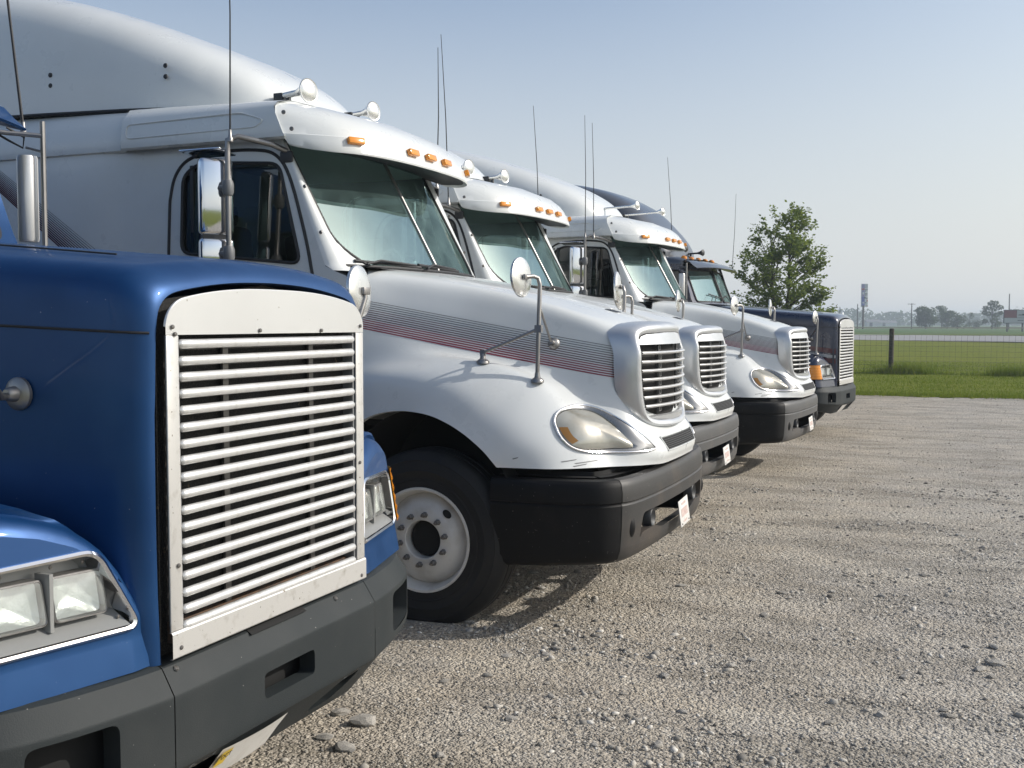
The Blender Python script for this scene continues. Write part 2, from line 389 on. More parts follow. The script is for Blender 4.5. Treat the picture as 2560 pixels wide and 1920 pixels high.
# the road crossing behind the field, with its gravel shoulder
def roadline(t, off):   # t along, off across (away from the camera)
    a = Vector((-30, 112)); b_ = Vector((24, 84)); d = (b_-a); u = d.normalized(); n = Vector((-u.y, u.x)) if u.x > 0 else Vector((u.y, -u.x))
    p = a+d*t+n*off; return p
def strip(name, o0, o1, dz, m, n=120, c=6):
    b = MB(); rows = []
    for i in range(n+1):
        t = -14+30*i/n; row = []
        for k in range(c+1):
            p = roadline(t, o0+(o1-o0)*k/c); crown = .10*(1-((k/c-.5)*2)**2)
            row.append((p.x, p.y, max(gz(p.x, p.y), .30)+dz+crown))
        rows.append(row)
    return tag(b.grid(rows).build(name, m, smooth=180), None, None, kind='structure')
M['asphalt'] = mat('asphalt', (.27, .265, .265), .85, var=(.3, (.27, .265, .26), .4, .7), bmp=(30, .3))
M['shoulder'] = mat('road_shoulder', (.055, .05, .042), .95, var=(.6, (.085, .08, .04), .5, .7), bmp=(5, .6))
strip('road', -8, 16, .05, 'asphalt')
strip('road_shoulder', 16.1, 27, .75, 'shoulder')
M['road_paint'] = mat('road_paint', (.62, .62, .58), .7)
for nm, o0 in (('road_marking', -7.2), ('road_marking', 15.2)):
    b = MB(); rows = []
    for i in range(121):
        t = -14+30*i/120; p, q = roadline(t, o0), roadline(t, o0+.16)
        cr = .10*(1-(((o0+8)/24-.5)*2)**2)+.064
        rows.append([(p.x, p.y, max(gz(p.x, p.y), .30)+cr), (q.x, q.y, max(gz(q.x, q.y), .30)+cr)])
    tag(b.grid(rows).build(nm, 'road_paint'), None, None, kind='structure')

# loose gravel: small stones nobody could count
def island_material(name, stops):
    m, nt, b, o = nodes(name); g = nt.nodes.new('ShaderNodeNewGeometry')
    c = ramp(nt, g.outputs['Random Per Island'], stops)
    c = mix(nt, ramp(nt, noise(nt, coords(nt), 120, 3), [(.35, .35), (.65, 0.0)]), c, (.2, .18, .15))
    nt.links.new(c, b.inputs['Base Color']); b.inputs['Roughness'].default_value = .9; b.inputs['Specular IOR Level'].default_value = .2
    return m
M['pebble'] = island_material('pebbles', [(0, (.16, .15, .135)), (.3, (.33, .31, .275)), (.6, (.43, .40, .35)), (.85, (.56, .53, .475)), (1, (.74, .71, .65))])
OCT = (np.array([(1, 0, 0), (0, 1, 0), (-1, 0, 0), (0, -1, 0), (0, 0, 1), (0, 0, -1)], float), [(0, 1, 4), (1, 2, 4), (2, 3, 4), (3, 0, 4), (1, 0, 5), (2, 1, 5), (3, 2, 5), (0, 3, 5)])
ph = (1+5**.5)/2
ICO = (np.array([(-1, ph, 0), (1, ph, 0), (-1, -ph, 0), (1, -ph, 0), (0, -1, ph), (0, 1, ph), (0, -1, -ph), (0, 1, -ph), (ph, 0, -1), (ph, 0, 1), (-ph, 0, -1), (-ph, 0, 1)], float)/1.9,
       [(0, 11, 5), (0, 5, 1), (0, 1, 7), (0, 7, 10), (0, 10, 11), (1, 5, 9), (5, 11, 4), (11, 10, 2), (10, 7, 6), (7, 1, 8), (3, 9, 4), (3, 4, 2), (3, 2, 6), (3, 6, 8), (3, 8, 9), (4, 9, 5), (2, 4, 11), (6, 2, 10), (8, 6, 7), (9, 8, 1)])
def scatter(name, spots, shape, m):
    rg = np.random.default_rng(3); V0, F0 = shape; n = len(spots); k = len(V0)
    S = np.array(spots); ang = rg.uniform(0, 6.28, n); ca, sa = np.cos(ang), np.sin(ang)
    sc = np.stack([S[:, 3]*rg.uniform(.8, 1.5, n), S[:, 3]*rg.uniform(.65, 1.1, n), S[:, 3]*rg.uniform(.4, .85, n)], 1)
    jit = 1+rg.uniform(-.25, .25, (n, k, 1)); P = V0[None]*jit*sc[:, None, :]
    tilt = rg.uniform(-.35, .35, (n, 1)); P[..., 2] += P[..., 0]*tilt
    x = P[..., 0]*ca[:, None]-P[..., 1]*sa[:, None]+S[:, 0:1]; y = P[..., 0]*sa[:, None]+P[..., 1]*ca[:, None]+S[:, 1:2]
    z = P[..., 2]+S[:, 2:3]; V = np.stack([x, y, z], -1).reshape(-1, 3)
    F = (np.array(F0)[None]+(np.arange(n)*k)[:, None, None]).reshape(-1, 3)
    me = bpy.data.meshes.new(name); me.vertices.add(len(V)); me.vertices.foreach_set('co', V.ravel().astype(np.float32))
    me.loops.add(F.size); me.loops.foreach_set('vertex_index', F.ravel().astype(np.int32))
    me.polygons.add(len(F)); me.polygons.foreach_set('loop_start', np.arange(0, F.size, 3, dtype=np.int32))
    me.update(calc_edges=True); return put(name, me, m)
CY, SY = math.cos(R(22.5)), math.sin(R(22.5))
def wedge(n, d0, d1, a0, a1, rmed, rsd, rmax, power=.5):
    out = []
    while len(out) < n:
        d = math.sqrt(d0*d0+(d1*d1-d0*d0)*rnd.random()); a = rnd.uniform(a0, a1)*d
        x, y = a*CY-d*SY, a*SY+d*CY
        dens = .42+1.1*mn.noise(Vector((x*.5, y*1.2, 9)))+.6*mn.noise(Vector((x*2.2, y*3.5, 4)))
        if power == 2: dens = (dens-.35)*1.6
        if power != 1 and rnd.random() > max(.10 if power != 2 else .03, dens): continue
        r_ = min(rmax, rmed*math.exp(rnd.gauss(0, rsd)))
        out.append((x, y, gz(x, y)+rough(x, y)+r_*.02, r_))
    return out
tag(scatter('gravel', wedge(76000, 3.4, 9.5, -.36, .6, .0044, .45, .015)+wedge(30000, 9, 30, -.2, .6, .0065, .4, .018, 1), OCT, 'pebble'), 'loose grey gravel scattered over the lot', 'gravel', kind='stuff')
tag(scatter('gravel', wedge(5200, 3.4, 12, -.36, .6, .0105, .40, .027, 2), ICO, 'pebble'), 'coarser loose gravel strewn over the lot', 'gravel', kind='stuff')

# larger single stones
M['stone'] = mat('field_stone', (.36, .335, .295), .9, var=(9, (.26, .245, .22), .4, .65), bmp=(40, .5), spec=.2)
M['stone_pale'] = mat('pale_stone', (.44, .415, .375), .9, var=(9, (.34, .32, .285), .4, .65), bmp=(40, .5), spec=.2)
def stone_mesh(seed):
    bm = bmesh.new(); bmesh.ops.create_icosphere(bm, subdivisions=2, radius=1)
    for v in bm.verts:
        k = 1+.42*mn.noise(v.co*1.5+Vector((seed*7, 0, 0)))+.2*mn.noise(v.co*3.5+Vector((seed, 4, 0)))
        v.co = Vector((v.co.x*k, v.co.y*k*.72, max(v.co.z, -.5)*k*.40))
    me = bpy.data.meshes.new('stone'); bm.to_mesh(me); bm.free()
    me.polygons.foreach_set('use_smooth', [True]*len(me.polygons)); me.set_sharp_from_angle(angle=R(18)); return me
STM = [[stone_mesh(s) for s in range(5)] for _ in (0, 1)]
def at(d, a):
    return a*d*CY-d*SY, a*d*SY+d*CY
def stone(d, a, r_, label, pale=0, s=0, rz=0., group='loose stones on the gravel lot'):
    x, y = at(d, a); o = put('stone', STM[pale][s % 5], 'stone_pale' if pale else 'stone'); o.scale = (r_, r_, r_)
    o.location = (x, y, gz(x, y)+rough(x, y)+.18*r_); o.rotation_euler = (0, 0, rz); tag(o, label, 'stone', group); return o
stone(4.50, -.139, .062, 'largest flat beige stone on the gravel beside the blue truck bumper', 1, 0, .3)
stone(4.62, -.162, .040, 'flat grey stone just behind the largest beige stone by the bumper', 0, 1, 1.)
stone(4.33, -.176, .038, 'rounded beige stone between the largest stone and the bumper plate', 1, 2, .5)
stone(4.22, -.158, .050, 'flat beige stone at the bottom edge of the picture by the bumper', 1, 3, .1)
stone(4.52, .300, .026, 'dark angular stone standing alone near the bottom right of the lot', 0, 4, .8)
stone(5.36, .455, .045, 'pale knobbly stone in the row at the right edge of the lot', 1, 1, .2)
stone(5.28, .440, .036, 'pale stone left of the knobbly one at the right edge', 1, 2, 1.2)
stone(5.16, .452, .028, 'grey stone in front of the pale pair at the right edge', 0, 3, .4)
stone(6.1, -.040, .030, 'pale stone lying right in front of the first white truck tyre', 1, 4, .4)
for k in range(46):
    d = rnd.uniform(4.1, 7.5); a = rnd.uniform(-.12, .47); pl = rnd.random() < .55
    stone(d, a, rnd.uniform(.016, .034), 'pale stone lying loose on the open gravel' if pl else 'grey stone lying loose on the open gravel', int(pl), k, rnd.uniform(0, 6))

# grass blades near the lot, and the tall weeds along the fence foot
FENCE_Y = 39.0
def grass_blades():
    rg = np.random.default_rng(5); T = []
    def blades(x, y, h, w):
        n = len(x); a = rg.uniform(0, 6.28, n); lx = rg.normal(0, .35, n)*h; ly = rg.normal(0, .35, n)*h
        z = np.array([gz(p, q) for p, q in zip(x, y)])+.02
        T.append(np.stack([np.stack([x-np.cos(a)*w, y-np.sin(a)*w, z], 1), np.stack([x+np.cos(a)*w, y+np.sin(a)*w, z], 1), np.stack([x+lx, y+ly, z+h], 1)], 1))
    n = 70000; blades(rg.uniform(-8, 8, n), 27.9+rg.uniform(0, 1, n)**1.4*22, rg.uniform(.03, .085, n), rg.uniform(.006, .014, n))
    n = 9000; blades(rg.uniform(-8, 8, n), 28.1+rg.normal(0, .30, n), rg.uniform(.04, .12, n), rg.uniform(.005, .01, n))
    n = 4500; blades(rg.uniform(-8, 8, n), FENCE_Y+rg.normal(0, .10, n), rg.uniform(.06, .17, n), rg.uniform(.006, .012, n))
    n = 1600; blades(-1.75+rg.normal(0, .5, n), FENCE_Y+rg.normal(0, .2, n), rg.uniform(.15, .5, n), rg.uniform(.006, .014, n))
    n = 1000; blades(1.55+rg.normal(0, .35, n), FENCE_Y-.2+rg.normal(0, .2, n), rg.uniform(.15, .4, n), rg.uniform(.006, .014, n))
    V = np.concatenate(T).reshape(-1, 3); F = np.arange(len(V)).reshape(-1, 3)
    me = bpy.data.meshes.new('grass'); me.vertices.add(len(V)); me.vertices.foreach_set('co', V.ravel().astype(np.float32))
    me.loops.add(F.size); me.loops.foreach_set('vertex_index', F.ravel().astype(np.int32))
    me.polygons.add(len(F)); me.polygons.foreach_set('loop_start', np.arange(0, F.size, 3, dtype=np.int32)); me.update(calc_edges=True)
    m, nt, b, o = nodes('grass_blade'); g = nt.nodes.new('ShaderNodeNewGeometry')
    nt.links.new(ramp(nt, g.outputs['Random Per Island'], [(0, (.11, .15, .01)), (.6, (.185, .21, .015)), (1, (.30, .28, .06))]), b.inputs['Base Color'])
    b.inputs['Roughness'].default_value = .8; b.inputs['Specular IOR Level'].default_value = .15
    tl = nt.nodes.new('ShaderNodeBsdfTranslucent'); tl.inputs[0].default_value = (.16, .24, .03, 1)
    mx = nt.nodes.new('ShaderNodeMixShader'); mx.inputs[0].default_value = .35
    nt.links.new(b.outputs[0], mx.inputs[1]); nt.links.new(tl.outputs[0], mx.inputs[2]); nt.links.new(mx.outputs[0], o.inputs[0])
    return tag(put('grass', me, m), 'short green grass between the gravel lot and the road', 'grass', kind='stuff')
grass_blades()
# ------------------------------------------------------------------ the white trucks (rounded aero conventionals)
HC = [
[(-1.86,0,2.09),(-1.5,0,2.05),(-1.15,0,1.99),(-.8,0,1.918),(-.5,0,1.838),(-.22,0,1.75),(-.11,0,1.66),(-.085,0,1.27),(.066,0,1.0),(.062,0,.90)],
[(-1.83,.4,2.085),(-1.5,.34,2.045),(-1.15,.3,1.985),(-.8,.26,1.912),(-.5,.23,1.832),(-.22,.2,1.745),(-.115,.2,1.655),(-.09,.2,1.27),(.063,.2,1.0),(.058,.2,.90)],
[(-1.75,.72,2.07),(-1.48,.62,2.035),(-1.15,.54,1.973),(-.8,.47,1.898),(-.5,.42,1.815),(-.24,.38,1.73),(-.13,.37,1.64),(-.10,.37,1.27),(.050,.38,1.0),(.045,.385,.90)],
[(-1.66,.88,2.03),(-1.46,.79,2.0),(-1.15,.68,1.945),(-.82,.60,1.875),(-.52,.55,1.79),(-.29,.51,1.70),(-.19,.50,1.61),(-.14,.49,1.30),(.008,.50,1.01),(.006,.51,.905)],
[(-1.65,.95,1.92),(-1.46,.86,1.87),(-1.15,.755,1.80),(-.85,.675,1.73),(-.57,.61,1.66),(-.34,.56,1.58),(-.27,.55,1.5),(-.2,.56,1.3),(-.075,.615,1.04),(-.058,.635,.91)],
[(-1.65,.98,1.70),(-1.46,.915,1.66),(-1.18,.83,1.59),(-.92,.76,1.53),(-.68,.70,1.47),(-.48,.66,1.40),(-.40,.66,1.34),(-.3,.69,1.2),(-.21,.73,1.05),(-.16,.76,.915)],
[(-1.65,1.02,1.5),(-1.46,.98,1.515),(-1.2,.94,1.52),(-.96,.91,1.505),(-.76,.88,1.46),(-.6,.86,1.39),(-.5,.86,1.31),(-.4,.88,1.19),(-.32,.91,1.05),(-.27,.92,.92)],
[(-1.65,1.1,1.35),(-1.48,1.1,1.40),(-1.24,1.09,1.41),(-1.02,1.08,1.375),(-.86,1.07,1.31),(-.74,1.06,1.24),(-.65,1.06,1.18),(-.56,1.06,1.1),(-.48,1.06,1.02),(-.42,1.06,.925)],
[(-1.65,1.14,1.08),(-1.5,1.15,1.185),(-1.31,1.15,1.225),(-1.13,1.15,1.21),(-1.0,1.15,1.165),(-.9,1.15,1.11),(-.83,1.15,1.06),(-.77,1.15,1.01),(-.73,1.145,.965),(-.70,1.14,.93)]]
HL_OUT = [(-.967,1.183),(-.928,1.228),(-.85,1.248),(-.755,1.252),(-.67,1.24),(-.595,1.205),(-.511,1.15),(-.434,1.092),(-.355,1.032),(-.326,1.004),(-.343,.991),(-.477,.988),(-.60,.990),(-.726,.995),(-.843,1.013),(-.914,1.044),(-.956,1.091),(-.969,1.137)]
HL_IN = [(-.942,1.183),(-.90,1.21),(-.83,1.219),(-.76,1.217),(-.70,1.208),(-.64,1.18),(-.58,1.13),(-.53,1.075),(-.495,1.035),(-.49,1.016),(-.53,1.012),(-.63,1.014),(-.72,1.018),(-.80,1.026),(-.865,1.046),(-.912,1.086),(-.94,1.14)]
D45 = Vector((-.7071, .7071, 0)); S45 = Vector((.7071, .7071, 0))

def wheel(root, c, side, scale=1.0):
    """a steel wheel with its tyre; side -1 is the near side"""
    ax = (0, side, 0); o = Vector(c)
    T = [(.285, -.12), (.285, .10), (.300, .131), (.33, .134), (.345, .1325), (.35, .1365), (.356, .1335), (.39, .1385), (.40, .1425), (.406, .1395), (.43, .1395), (.455, .1325), (.46, .1355), (.466, .1285), (.495, .112), (.512, .09), (.517, .06), (.517, .045), (.508, .042), (.508, .034), (.517, .031),
         (.519, -.02), (.51, -.023), (.51, -.031), (.519, -.034), (.517, -.08), (.512, -.10), (.46, -.13), (.37, -.14), (.30, -.12)]
    t = MB().lathe(T, o, ax, 64).build('wheel', 'tyre', root, smooth=30)
    t['label'] = 'black tyre on a worn steel wheel'
    Rm = [(.297, .10), (.306, .128), (.303, .136), (.290, .136), (.284, .126), (.272, .085), (.262, .05), (.252, .062), (.236, .085), (.21, .104), (.186, .112), (.180, .115), (.115, .115), (.110, .110), (.108, .0), (.06, -.03)]
    MB().lathe(Rm, o, ax, 56).build('rim', 'rim', t, smooth=35)
    MB().lathe([(.107, .03), (.10, .06), (.092, .064), (.0, .066)], o, ax, 24).build('hub', 'dark', t)
    nut = None
    for k in range(10):
        a = 2*math.pi*k/10+.2; p = o+Vector((math.cos(a)*.146, side*.114, math.sin(a)*.146))
        if nut is None: nut = MB().lathe([(.018, 0), (.018, .005), (.0145, .007), (.0145, .03), (.012, .033), (.008, .033), (.008, .048), (0, .05)], (0, 0, 0), ax, 6).mesh('lug_nut', smooth=30)
        put('lug_nut', nut, 'bolt', t).location = p
    for a in (.8, .8+math.pi):
        p = o+Vector((math.cos(a)*.216, side*.104, math.sin(a)*.216)); u = Vector((math.cos(a), -side*.55, math.sin(a))).normalized(); w = Vector((-math.sin(a), 0, math.cos(a)))
        nn = u.cross(w).normalized(); nn = nn if nn.y*side > 0 else -nn
        MB().poly([p+nn*.004+u*.020*math.cos(q)+w*.030*math.sin(q) for q in np.linspace(0, 6.283, 18)[:-1]]).build('hand_hole', 'dark', t)
    return t

def hood_mirror(root, c, base1, base2, base3, mtl='mirror_back', r=.112, face=(1, -.12, .05), arm_only=False):
    """round convex mirror on a braced pole; c is its centre"""
    c = Vector(c); b1 = Vector(base1); side = 1 if c.y > 0 else -1
    ax = Vector(face); ax.y *= -side if face[1] < 0 else 1
    ax = Vector((face[0], abs(face[1])*side*-1*-1, face[2])).normalized()
    ax = Vector((face[0], side*abs(face[1]), face[2])).normalized()
    d = MB().lathe([(0, .012), (r*.3, .0115), (r*.6, .009), (r*.85, .004), (r*.95, -.002), (r*1.0, -.004), (r*1.02, -.010), (r*1.0, -.018), (r*.95, -.020), (0, -.016)], c, ax, 36).build('hood_mirror', mtl, root)
    top = Vector((b1.x+.015, b1.y, c.z+.01)); 
    back = c+ax*.016; MB().box(c+ax*.02, (.018, .05, .03)).build('mirror_clip', 'steel', d, bevel=.004)
    p = MB(); k = .05
    if arm_only:
        b3 = Vector(base3); n = Vector((0, side, 0)); p.tube([b3, b3+n*.05, b3+n*.10+Vector((.02, 0, .04)), back-Vector((0, side*.04, .10)), back-Vector((0, 0, .03)), back], .011, 10)
    else:
        pass
    if not arm_only: p.tube([b1+Vector((0, 0, .05)), top-Vector((0, 0, k)), top-Vector((.012, 0, .012)), top+(back-top).normalized()*k, back], .0125, 10)
    p.build('mirror_pole', 'steel', d)
    def foot(b, n=Vector((0, 0, 1))):
        MB().lathe([(.038, -.008), (.038, .004), (.03, .014), (.018, .022), (.014, .05), (0, .052)], b, n, 16).build('mirror_foot', 'steel', d)
    if arm_only: return d
    foot(b1)
    if base2 is not None:
        b2 = Vector(base2); foot(b2); e = b1+(top-b1)*.50
        q = b2+Vector((0, 0, .055)); MB().tube([q, e], .0095, 8).box(q, (.03, .02, .035)).box(e, (.04, .03, .04)).build('mirror_brace', 'steel', d)
    if base3 is not None:
        b3 = Vector(base3); n = Vector((0, side, .25)).normalized(); foot(b3, n); e = b1+(top-b1)*.72
        MB().tube([b3+n*.045, e], .0075, 8).build('mirror_brace', 'steel', d)
    return d

def horn(root, tip, length=.24, r=.045, stand=.07, mtl='mirror_back', bell=.035):
    """air horn pointing forward; tip is the mouth centre"""
    t = Vector(tip); ax = Vector((1, -.22, .02)).normalized()
    h = MB().lathe([(0, .016), (r*.4, .013), (r*.75, .006), (r*.92, -.001), (r, .001), (r*1.03, -.006), (r*.8, -bell*.7), (r*.45, -bell*2), (r*.28, -bell*3.2), (r*.25, -length), (0, -length)], t, ax, 28).build('horn', mtl, root)
    e = t-ax*length; MB().box(e+Vector((-.015, 0, -.012)), (.07, .055, .06)).box(e+Vector((.05, 0, -stand*.5-.01)), (.03, .03, stand)).build('horn_bracket', 'plastic', h, bevel=.006)
    return h

def antenna(root, base, tip, r=.0042):
    a = MB().tube([base, Vector(base)*.5+Vector(tip)*.5+Vector((.01, 0, 0)), tip], [r*1.3, r, r*.6], 6).build('antenna', 'black', root)
    MB().lathe([(.018, -.03), (.018, -.01), (.012, 0), (.009, .04), (0, .045)], base, (0, 0, 1), 10).build('antenna_mount', 'steel', a)
    return a

def white_truck():
    root = empty('semi_truck')
    # ---- hood and fenders: one moulded shell
    P = crom(np.array(HC), 6); P = crom(np.swapaxes(P, 0, 1), 8)
    lip = P[:, -1:, :]*np.array([1, 1, 1])+np.array([0, -.035, -.006]); P2 = np.concatenate([P, lip], 1)
    b = MB().grid(P2.tolist()); b.mirror(); b.build('hood', 'white', root, smooth=50)
    for s_ in (-1, 1): MB().tube([(q[0]-.004, s_*q[1], q[2]+.001) for q in P[0].tolist()], .008, 6).build('hood_gap', 'black', root)
    near = P.copy(); near[..., 1] *= -1; g = MB().grid(near.tolist()); bvh = BVHTree.FromPolygons(g.v, g.f)
    def side_hit(x, z, y0=-3):
        h = bvh.ray_cast(Vector((x, y0, z)), Vector((0, 1, 0))); return h[0]
    # ---- pinstripes along the hood side
    for k in range(14):
        t = k/13; A = []; B_ = []
        th = .0028+.0045*t**1.1
        for i in range(41):
            s = i/40; x = -1.64+1.49*s
            z = (1.862-.285*s)*(1-t)+(1.697-.296*s)*t - .006*math.sin(math.pi*s)
            h1, h2 = side_hit(x, z+th/2), side_hit(x, z-th/2)
            if h1 is None or h2 is None: continue
            A.append(h1+Vector((0, -.0022, 0))); B_.append(h2+Vector((0, -.0022, 0)))
        ribbon(MB(), A, B_).build('pinstripe', 'stripe_black' if t < .28 else 'stripe_dark' if t < .62 else 'stripe_red', root, fixn=False)
    # ---- headlights
    for sd in (-1, 1):
        def on(s, z, off):
            h = bvh.ray_cast(S45*s-D45*3+Vector((0, 0, z)), D45)
            if h[0] is None: h = bvh.find_nearest(S45*s-D45*.4+Vector((0, 0, z)))
            n = h[1] if h[1].dot(D45) < 0 else -h[1]
            p = h[0]+n*off; return Vector((p.x, -p.y*sd, p.z)) if sd > 0 else p
        O = crom_closed(HL_OUT, 4); I = crom_closed(HL_IN, 4); c = np.array([-.72, 1.11])
        # resample both rings by angle so that they pair up
        def byang(Q, n=72):
            ang = np.arctan2(Q[:, 1]-c[1], (Q[:, 0]-c[0])*.5); o_ = np.argsort(ang); ang = ang[o_]; Q = Q[o_]
            aa = np.linspace(-math.pi, math.pi, n, endpoint=False)
            return np.stack([np.interp(aa, ang, Q[:, 0], period=2*math.pi), np.interp(aa, ang, Q[:, 1], period=2*math.pi)], 1)
        O, I = byang(O), byang(I); I = I+(O-I)*np.clip((-.62-I[:, :1])/.25, 0, 1)*.5; rows = []
        for f, off in ((1.0, -.004), (1.0, .008), (.90, .010), (.6, .009), (.3, .007), (0.0, .002), (-.03, -.01)):
            Q = O*f+I*(1-f) if f >= 0 else I*.97+c*.03
            rows.append([on(q[0], q[1], off) for q in Q])
        hl = MB().grid(rows, closev=True).build('headlight', 'lamp_bezel', root, smooth=60)
        rp = [on(q[0], q[1], .008) for q in O]; MB().tube(rp+rp[:2], .0062, 8, cap=False).build('headlight_rim', 'chrome', hl)
        rows = []; arows = []
        for f in (1.0, .9, .75, .55, .35, .15, .0):
            Q = I*f+c*(1-f); bul = .006+.034*(1-f**2.2)
            rows.append([on(q[0], q[1], bul) for q in Q])
        MB().grid(rows, closev=True).build('lens', 'lens', hl, smooth=60)
        rows = []   # amber turn signal at the outer end of the lens
        for f in (.985, .93, .86, .79):
            Q = I*f+c*(1-f); bul = .009+.034*(1-f**2.2)
            rows.append([on(q[0], q[1], bul) for q, i_ in zip(np.roll(Q, 36, 0), np.roll(I, 36, 0)) if i_[0] < -.885 and i_[1] < 1.15])
        MB().grid(rows).build('turn_signal', 'turn_amber', hl, smooth=60)
    # ---- grille
    OUT = [(0,1.735),(.26,1.73),(.44,1.71),(.525,1.655),(.550,1.5),(.548,1.36),(.530,1.25),(.48,1.165),(.38,1.118),(.19,1.10),(0,1.095)]
    INN = [(0,1.672),(.26,1.669),(.43,1.658),(.484,1.62),(.496,1.5),(.486,1.38),(.468,1.27),(.435,1.195),(.355,1.158),(.18,1.143),(0,1.139)]
    full = lambda Q: crom_closed(Q+[(-y, z) for y, z in Q[-2:0:-1]], 5)
    OU, IN_ = full(OUT), full(INN)
    def xf(y, z): return .035-.38*y*y-.05*max(0, z-1.55)/.15
    rows = []
    for f, dx in ((0, -.075), (0, -.006), (.04, 0), (.3, .010), (.62, .014), (.85, .003), (1, -.028), (1.06, -.075), (1.05, None)):
        r_ = []
        for o_, i_ in zip(OU, IN_):
            q = i_+(o_-i_)*f
            x = xf(q[0], q[1])+dx if dx is not None else xf(q[0], q[1])-lerp([1.1, 1.2, 1.35, 1.6, 1.74], [.05, .085, .12, .135, .17], q[1])
            r_.append((x, q[0], q[1]))
        rows.append(r_)
    gs = MB().grid(rows, closev=True).build('grille_surround', 'silver', root, smooth=45)
    def hw(z): return lerp([1.139, 1.158, 1.195, 1.27, 1.38, 1.5, 1.62, 1.658, 1.672], [.1, .355, .435, .468, .486, .496, .484, .43, .1], z)
    b = MB(); b.grid([[(xf(u*hw(z), z)-.062, u*hw(z), z) for u in lin(-1, 1, 15)] for z in lin(1.141, 1.67, 12)])
    b.build('grille_backing', 'radiator', root)
    b = MB(); b.grid([[(xf(u*hw(z), z)-.004-(.02 if z < 1.60 else 0), u*hw(z), z) for u in lin(-1, 1, 19)] for z in (1.600, 1.606, 1.614, 1.63, 1.648, 1.66, 1.670)])
    b.build('grille_header', 'silver', gs, smooth=30)
    b = MB(); b.grid([[(xf(u*hw(z), z)-.006-(.02 if z > 1.176 else 0), u*hw(z), z) for u in lin(-1, 1, 19)] for z in (1.141, 1.15, 1.162, 1.172, 1.178)])
    b.build('grille_footer', 'silver', gs, smooth=30)
    for k in range(7):
        z = 1.551-.0525*k; w = hw(z)*.997; rows = []
        for u in lin(-w, w, 21):
            x = xf(u, z)
            rows.append([(x-.004, u, z-.009), (x+.004, u, z-.005), (x+.006, u, z+.001), (x+.002, u, z+.007), (x-.014, u, z+.009), (x-.026, u, z+.004), (x-.026, u, z-.006)])
        MB().grid(rows, closev=True).build('grille_slat', 'slat', gs, smooth=50)
    for yy in (-.22, .22):
        MB().box((xf(yy, 1.4)-.052, yy, 1.39), (.008, .014, .42)).build('grille_strap', 'plastic', gs)
        for k in range(8):
            z = 1.577-.0525*k; x = xf(yy, z)-.034; q = [(x, yy+.017*cy_, z+.013*cz_) for cy_, cz_ in ((-1, -1), (1, -1), (1, 1), (-1, 1), (-1, -1), (1, -1))]
            MB().tube(q, .0035, 4, cap=False).build('grille_clip', 'steel', gs)
    # slot under the grille
    def nose(y, z, off=.003):
        h = bvh.ray_cast(Vector((2, -abs(y) if y else -1e-4, z)), Vector((-1, 0, 0))); return Vector((h[0].x+off, y, z))
    rows = [[nose(u*lerp([.972, 1.052], [.335, .375], z), z) for u in lin(-1, 1, 21)] for z in lin(.972, 1.052, 5)]
    sl = MB().grid(rows).build('nose_slot', 'dark', root)
    for z in lin(.980, 1.044, 7):
        w = lerp([.972, 1.052], [.335, .375], z)-.008; MB().tube([nose(u, z, .006) for u in lin(-w, w, 9)], .0028, 6).build('slot_bar', 'plastic', sl)
    rim_ = [*[nose(u, 1.052, .004) for u in lin(-.375, .375, 9)], *[nose(u, .972, .004) for u in lin(.335, -.335, 9)]]
    MB().tube(rim_+rim_[:2], .006, 6, cap=False).build('slot_rim', 'white', sl)
    def topz(x, y):
        h = bvh.ray_cast(Vector((x, -abs(y)-1e-4, 4)), Vector((0, 0, -1)))[0]; return Vector((x, y, h.z+.0025))
    hh = roundpoly([(-.42, -.085), (-.42, .085), (-.345, .07), (-.345, -.07)], .02, 3)
    MB().poly([topz(x, y) for x, y in hh]).build('hood_handle', 'plastic', root)
    for x, z, w in ((-.335, .968, .035), (-.262, .955, .05), (-.285, .940, .03), (-.60, .985, .016)):
        A = [side_hit(x+w*q, z+.004*q) for q in (-1, 0, 1)]; B_ = [side_hit(x+w*q*.8, z+.004*q-.006) for q in (-1, 0, 1)]
        if all(A) and all(B_): ribbon(MB(), [p+Vector((0, -.002, 0)) for p in A], [p+Vector((0, -.002, 0)) for p in B_]).build('scuff', 'grey_plastic', root, fixn=False)
    # ---- bumper in three pieces
    half = crom([(.042,0),(.038,.3),(.028,.55),(.008,.78),(-.030,.93),(-.12,1.045),(-.30,1.10),(-.50,1.125),(-.74,1.13)], 10)
    L_ = np.concatenate([[0], np.cumsum(np.linalg.norm(np.diff(half, axis=0), axis=1))])
    def plan(u):
        a = abs(u); x, y = np.interp(a, L_, half[:, 0]), np.interp(a, L_, half[:, 1])
        e = .004; x2, y2 = np.interp(a+e, L_, half[:, 0]), np.interp(a+e, L_, half[:, 1]); x1, y1 = np.interp(max(a-e, 0), L_, half[:, 0]), np.interp(max(a-e, 0), L_, half[:, 1])
        n = Vector((y2-y1, -(x2-x1))).normalized(); s_ = 1 if u >= 0 else -1
        return Vector((x, y*s_)), Vector((n.x, n.y*s_))
    PZ = [.400, .408, .43, .48, .60, .728, .736, .742, .75, .80, .85, .868, .874]; PO = [-.09, -.055, -.025, -.006, .006, .010, .003, .003, .012, .012, .002, -.014, -.06]
    def skin(u, z, d=0):
        p, n = plan(u); o_ = lerp(PZ, PO, z)+d; q = p+n*o_
        up = .06*max(0, (abs(u)-1.1))*(1 if z < .5 else 0)
        return (q.x, q.y, z-up)
    zs = [.400, .404, .408, .418, .43, .455, .48, .50, .52, .54, .56, .58, .60, .62, .64, .66, .68, .705, .728, .736, .742, .75, .77, .80, .83, .85, .86, .868, .872, .874]
